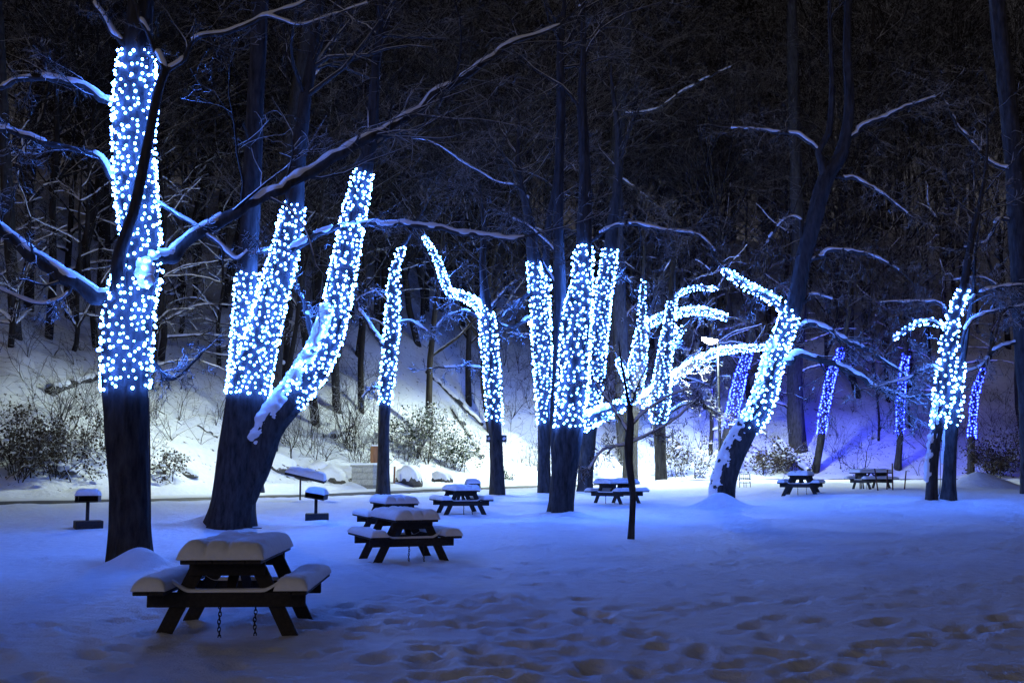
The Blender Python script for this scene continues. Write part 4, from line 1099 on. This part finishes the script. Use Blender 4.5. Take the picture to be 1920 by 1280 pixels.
picnic_table(1634, 916, -52, 'warmly lit farthest picnic table at the right behind thin stakes', 7)

# ------------------------------------------------------------------ pedestal grills
def grill(u, v, hpx, label, yaw=0.0, seed=1, tilt=0.0, w=0.56, base=True):
    b = hit(u, v); h = hpx * b[1] / F
    root = empty('pedestal_grill', b, label, 'grill', 'pedestal grills', math.radians(yaw))
    mb = MB(); z = np.linspace(-0.3, h - 0.16, 4); tube(mb, np.stack([0 * z, 0 * z, z], 1), np.full(4, 0.045), 10, cap=True); put('post', mb.mesh('post'), M_IRON, root)
    if base:
        o = put('base_slab', box_me('base_slab', 0.66, 0.55, 0.22, 0.015, M_IRON), None, root); o.location = (0.02, 0.05, 0.07); o.rotation_euler = (0, 0, 0.3)
    fb = empty('firebox', (0, 0, h - 0.16), None, None); fb.parent = root; fb.rotation_euler = (math.radians(tilt * .4), math.radians(tilt), 0)
    del_keys = [k for k in ('label', 'category') if k in fb]
    for k in del_keys: del fb[k]
    for nm, sx, sy, sz, loc in (('floor_plate', w, 0.42, 0.012, (0, 0, 0)), ('side_plate', 0.012, 0.42, 0.15, (-w / 2 + .006, 0, .075)), ('side_plate', 0.012, 0.42, 0.15, (w / 2 - .006, 0, .075)),
                                ('back_plate', w - .03, 0.012, 0.15, (0, .2, .075)), ('grate', w - .03, 0.36, 0.014, (0, -.02, .145))):
        o = put(nm, box_me(nm, sx, sy, sz, 0.003, M_IRON), None, fb); o.location = loc
    o = put('snow', snow_slab('snow', w, 0.42, 0.17, seed, nx=24, ny=20), M_CAP, fb); o.location = (0, 0, 0.153)
    return root
grill(163, 990, 60, 'pedestal grill with domed snow left of the far-left tree', 10, 1)
grill(592, 974, 50, 'pedestal grill with a tilted snowy tray right of the twin-stemmed tree', -8, 2, tilt=9)
grill(886, 945, 38, 'small pedestal grill peeking out behind a table left of the central tree', 5, 3, base=False)
def slant_shelf():
    b = hit(565, 938); s = b[1] / F
    root = empty('notice_stand', b, 'dark snow-heaped slanting shelf on a thin post beside the tilted grill', 'stand')
    h = 42 * s
    mb = MB(); z = np.linspace(-.2, h, 4); tube(mb, np.stack([0 * z - .05, 0 * z, z], 1), np.full(4, 0.035), 8, cap=True); put('post', mb.mesh('post'), M_IRON, root)
    o = put('board', box_me('board', 1.55, 0.5, 0.10, 0.01, M_WOOD), None, root); o.location = (0.15, 0, h); o.rotation_euler = (0.1, math.radians(13), 0)
    sn = put('snow', snow_slab('snow', 1.5, 0.5, 0.24, 9, nx=40, ny=20, lump=.5), M_CAP, o); sn.location = (0, 0, 0.05)
slant_shelf()

# ------------------------------------------------------------------ street lamp
def street_lamp(u, hv, Y, label, power):
    px = at(u, 900, Y)[0]; b = np.array([px, Y, T1(px, Y)])
    head = at(u - 20, hv, Y - 0.6); arm_top = at(u - 1, hv + 4, Y)
    root = empty('street_lamp', b, label, 'street lamp', 'street lamps along the park road')
    H = arm_top[2] - b[2]
    mb = MB(); z = np.linspace(-.3, H, 10); tube(mb, np.stack([0 * z, 0 * z, z], 1), np.linspace(0.13, 0.07, 10), 12, cap=True); put('pole', mb.mesh('pole'), M_POLE, root)
    mb = MB(); z = np.linspace(-.1, .5, 4); tube(mb, np.stack([0 * z, 0 * z, z], 1), np.array([.24, .24, .2, .17]), 12, cap=True); put('pole_base', mb.mesh('pole_base'), M_POLE, root)
    hd = head - b
    A = np.array([(0, 0, H - .05), (hd[0] * .3, hd[1] * .3, H + .18), (hd[0] * .7, hd[1] * .7, H + .16), (hd[0], hd[1], hd[2] + .1)])
    mb = MB(); tube(mb, smooth_poly(A, 5), np.full(16, .035), 8); put('arm', mb.mesh('arm'), M_POLE, root)
    hw = ICO2[0] * np.array([0.66, 0.28, 0.16]); hw[:, 2] = np.maximum(hw[:, 2], -0.02)
    mb = MB(); mb.add(hw, None, ICO2[1]); hh = put('lamp_head', mb.mesh('lamp_head'), M_POLE, root); hh.location = hd + np.array([0, 0, .04]); hh.rotation_euler = (0, 0.16, math.atan2(-0.6, -0.6) * 0)
    ln = ICO2[0] * np.array([0.60, 0.26, 0.36]); ln[:, 2] = np.minimum(ln[:, 2], 0.0)
    mb = MB(); mb.add(ln, None, ICO2[1]); le = put('lens', mb.mesh('lens'), M_LENS, hh); le.location = (0, 0, -0.022)
    L = bpy.data.lights.new('lamp_light', 'SPOT'); L.energy = power; L.color = (0.82, 1.0, 0.82); L.shadow_soft_size = 0.18; L.spot_size = math.radians(168); L.spot_blend = 0.35
    lo = bpy.data.objects.new('lamp_light', L); COL.objects.link(lo); lo.parent = root; lo.location = hd + np.array([0, 0, -0.50])
street_lamp(1351, 636, t8b[1] + 5.0, 'tall lit street lamp with a glowing greenish-white head in view', 14000)
street_lamp(1026, 606, 78.0, 'lit street lamp hidden behind the strung tree left of the central tree', 8500)
street_lamp(488, 534, 54.5, 'lit street lamp hidden behind the stems of the twin-stemmed tree', 2900)

# ------------------------------------------------------------------ litter basket, stakes, boxes, cables, snow pile
def basket():
    b = hit(1397, 913); s = b[1] / F
    r, h = 10 * s, 24 * s
    root = empty('litter_basket', b, 'wire mesh litter basket on legs right of the leaning tree', 'litter basket')
    for zz in (h * .35, h * .68, h):
        mb = MB(); th = np.linspace(0, 2 * math.pi, 25); tube(mb, np.stack([r * np.cos(th), r * np.sin(th), 0 * th + zz], 1), np.full(25, .018), 5); put('ring', mb.mesh('ring'), M_IRON, root)
    for k in range(16):
        a = k * math.pi / 8; lo = -.1 if k % 4 == 0 else h * .35
        mb = MB(); tube(mb, np.array([(r * math.cos(a), r * math.sin(a), lo), (r * math.cos(a), r * math.sin(a), h)]), np.full(2, .018 if k % 4 == 0 else .012), 5); put('leg' if k % 4 == 0 else 'bar', mb.mesh('bar'), M_IRON, root)
    th = np.linspace(0, 2 * math.pi, 25); mb = MB(); mb.add(np.concatenate([[[0, 0, h * .36]], np.stack([r * np.cos(th), r * np.sin(th), 0 * th + h * .36], 1)]), None, [(0, k, k + 1) for k in range(1, 25)]); put('floor_plate', mb.mesh('floor_plate'), M_IRON, root)
basket()
for i, (u0, v0, u1, v1, lab) in enumerate([(1646, 919, 1640, 878, 'leaning rusty stake in front of the warmly lit table'), (1663, 917, 1664, 880, 'straight rusty stake at the right end of the warmly lit table'),
                                         (1674, 918, 1673, 868, 'taller thin stake just right of the warmly lit table'), (1696, 917, 1699, 882, 'thin stake standing alone right of the warmly lit table')]):
    b = hit(u0, v0); t = at(u1, v1, b[1])
    o = empty('stake', b, lab, 'stake', 'stakes beside the lit table'); mb = MB(); f = np.linspace(-.15, 1, 4)[:, None]
    tube(mb, f * (t - b), np.full(4, .03), 6, cap=True); put('rod', mb.mesh('rod'), M_RUST, o)
for i, (u, lab) in enumerate([(917, 'small dark box with a pale face on the left of the boxed tree'), (945, 'small dark box with a pale arrow-like face on the right of the boxed tree')]):
    p = at(u, 822, t4b[1]); s = t4b[1] / F
    o = empty('control_box', (p[0], p[1], p[2]), lab, 'box', rz=0.0)
    put('case', box_me('case', 10 * s, .16, 13 * s, .01, M_BOX), None, o)
    f = put('face_plate', box_me('face_plate', 4.5 * s, .012, 6 * s, .003, M_WHITE), None, o); f.location = (0, -.083, 0); f.rotation_euler = (0, math.radians(45), 0)
    mb = MB(); cx = (930 - u) * s; tube(mb, np.array([(0, 0, 0), (cx, .02, 0)]), np.full(2, .03), 6); put('bracket', mb.mesh('bracket'), M_BOX, o)
for (pts, Yb, lab) in [([(279, 745), (281, 860), (282, 980), (280, 1052)], t1b[1] - .25, 'power cable hanging down the right side of the far-left tree'),
                       ([(483, 800), (478, 880), (472, 950), (464, 984), (475, 998), (490, 1010)], t2b[1] - .3, 'power cable hanging from the twin-stemmed tree to the snow'),
                       ([(1084, 790), (1083, 870), (1078, 920), (1074, 968)], t6b[1] - .3, 'power cable hanging from the central tree to the snow'),
                       ([(1762, 812), (1763, 880), (1762, 920), (1756, 944)], t13b[1] - .3, 'power cable hanging between the pair of trunks at the right')]:
    P = np.array([at(u, v, Yb) for u, v in pts])
    for p in P: p[2] = max(p[2], T1(p[0], p[1]) + .01)
    mb = MB(); S = smooth_poly(P, 6); tube(mb, S, np.full(len(S), .012), 6)
    o = empty('power_cable', P[-1], lab, 'cable'); put('cord', mb.mesh('cord', True, P[-1]), M_WIRE, o)
def pile():
    b = hit(1835, 915); s = b[1] / F
    n, m = 40, 22; V = []
    th = np.linspace(0, 2 * math.pi, n, endpoint=False); rr = np.linspace(0, 1, m)
    A, Rr = np.meshgrid(th, rr, indexing='ij')
    X = Rr * np.cos(A) * 95 * s; Y = Rr * np.sin(A) * 2.2
    H = 27 * s * np.exp(-(Rr * 1.75) ** 2.6) * (1 + .22 * fbm(X / .9, Y / .9, 8, 3))
    X = X + 18 * s * Rr
    Z = terrain((X + b[0]).ravel(), (Y + b[1]).ravel()).reshape(X.shape) - b[2] + H - 0.02 * sstep(.85, 1, Rr) - .03 * sstep(.9, 1, Rr)
    V = np.stack([X, Y, Z], -1).reshape(-1, 3)
    q = []
    for i in range(n):
        for j in range(m - 1):
            i2 = (i + 1) % n; q.append((i * m + j, i * m + j + 1, i2 * m + j + 1, i2 * m + j))
    mb = MB(); mb.add(V, q); o = put('snow_pile', mb.mesh('snow_pile'), M_SNOW); o.location = b; tag(o, 'rounded ploughed snow pile beside the pair of trunks at the right', 'snow pile')
pile()
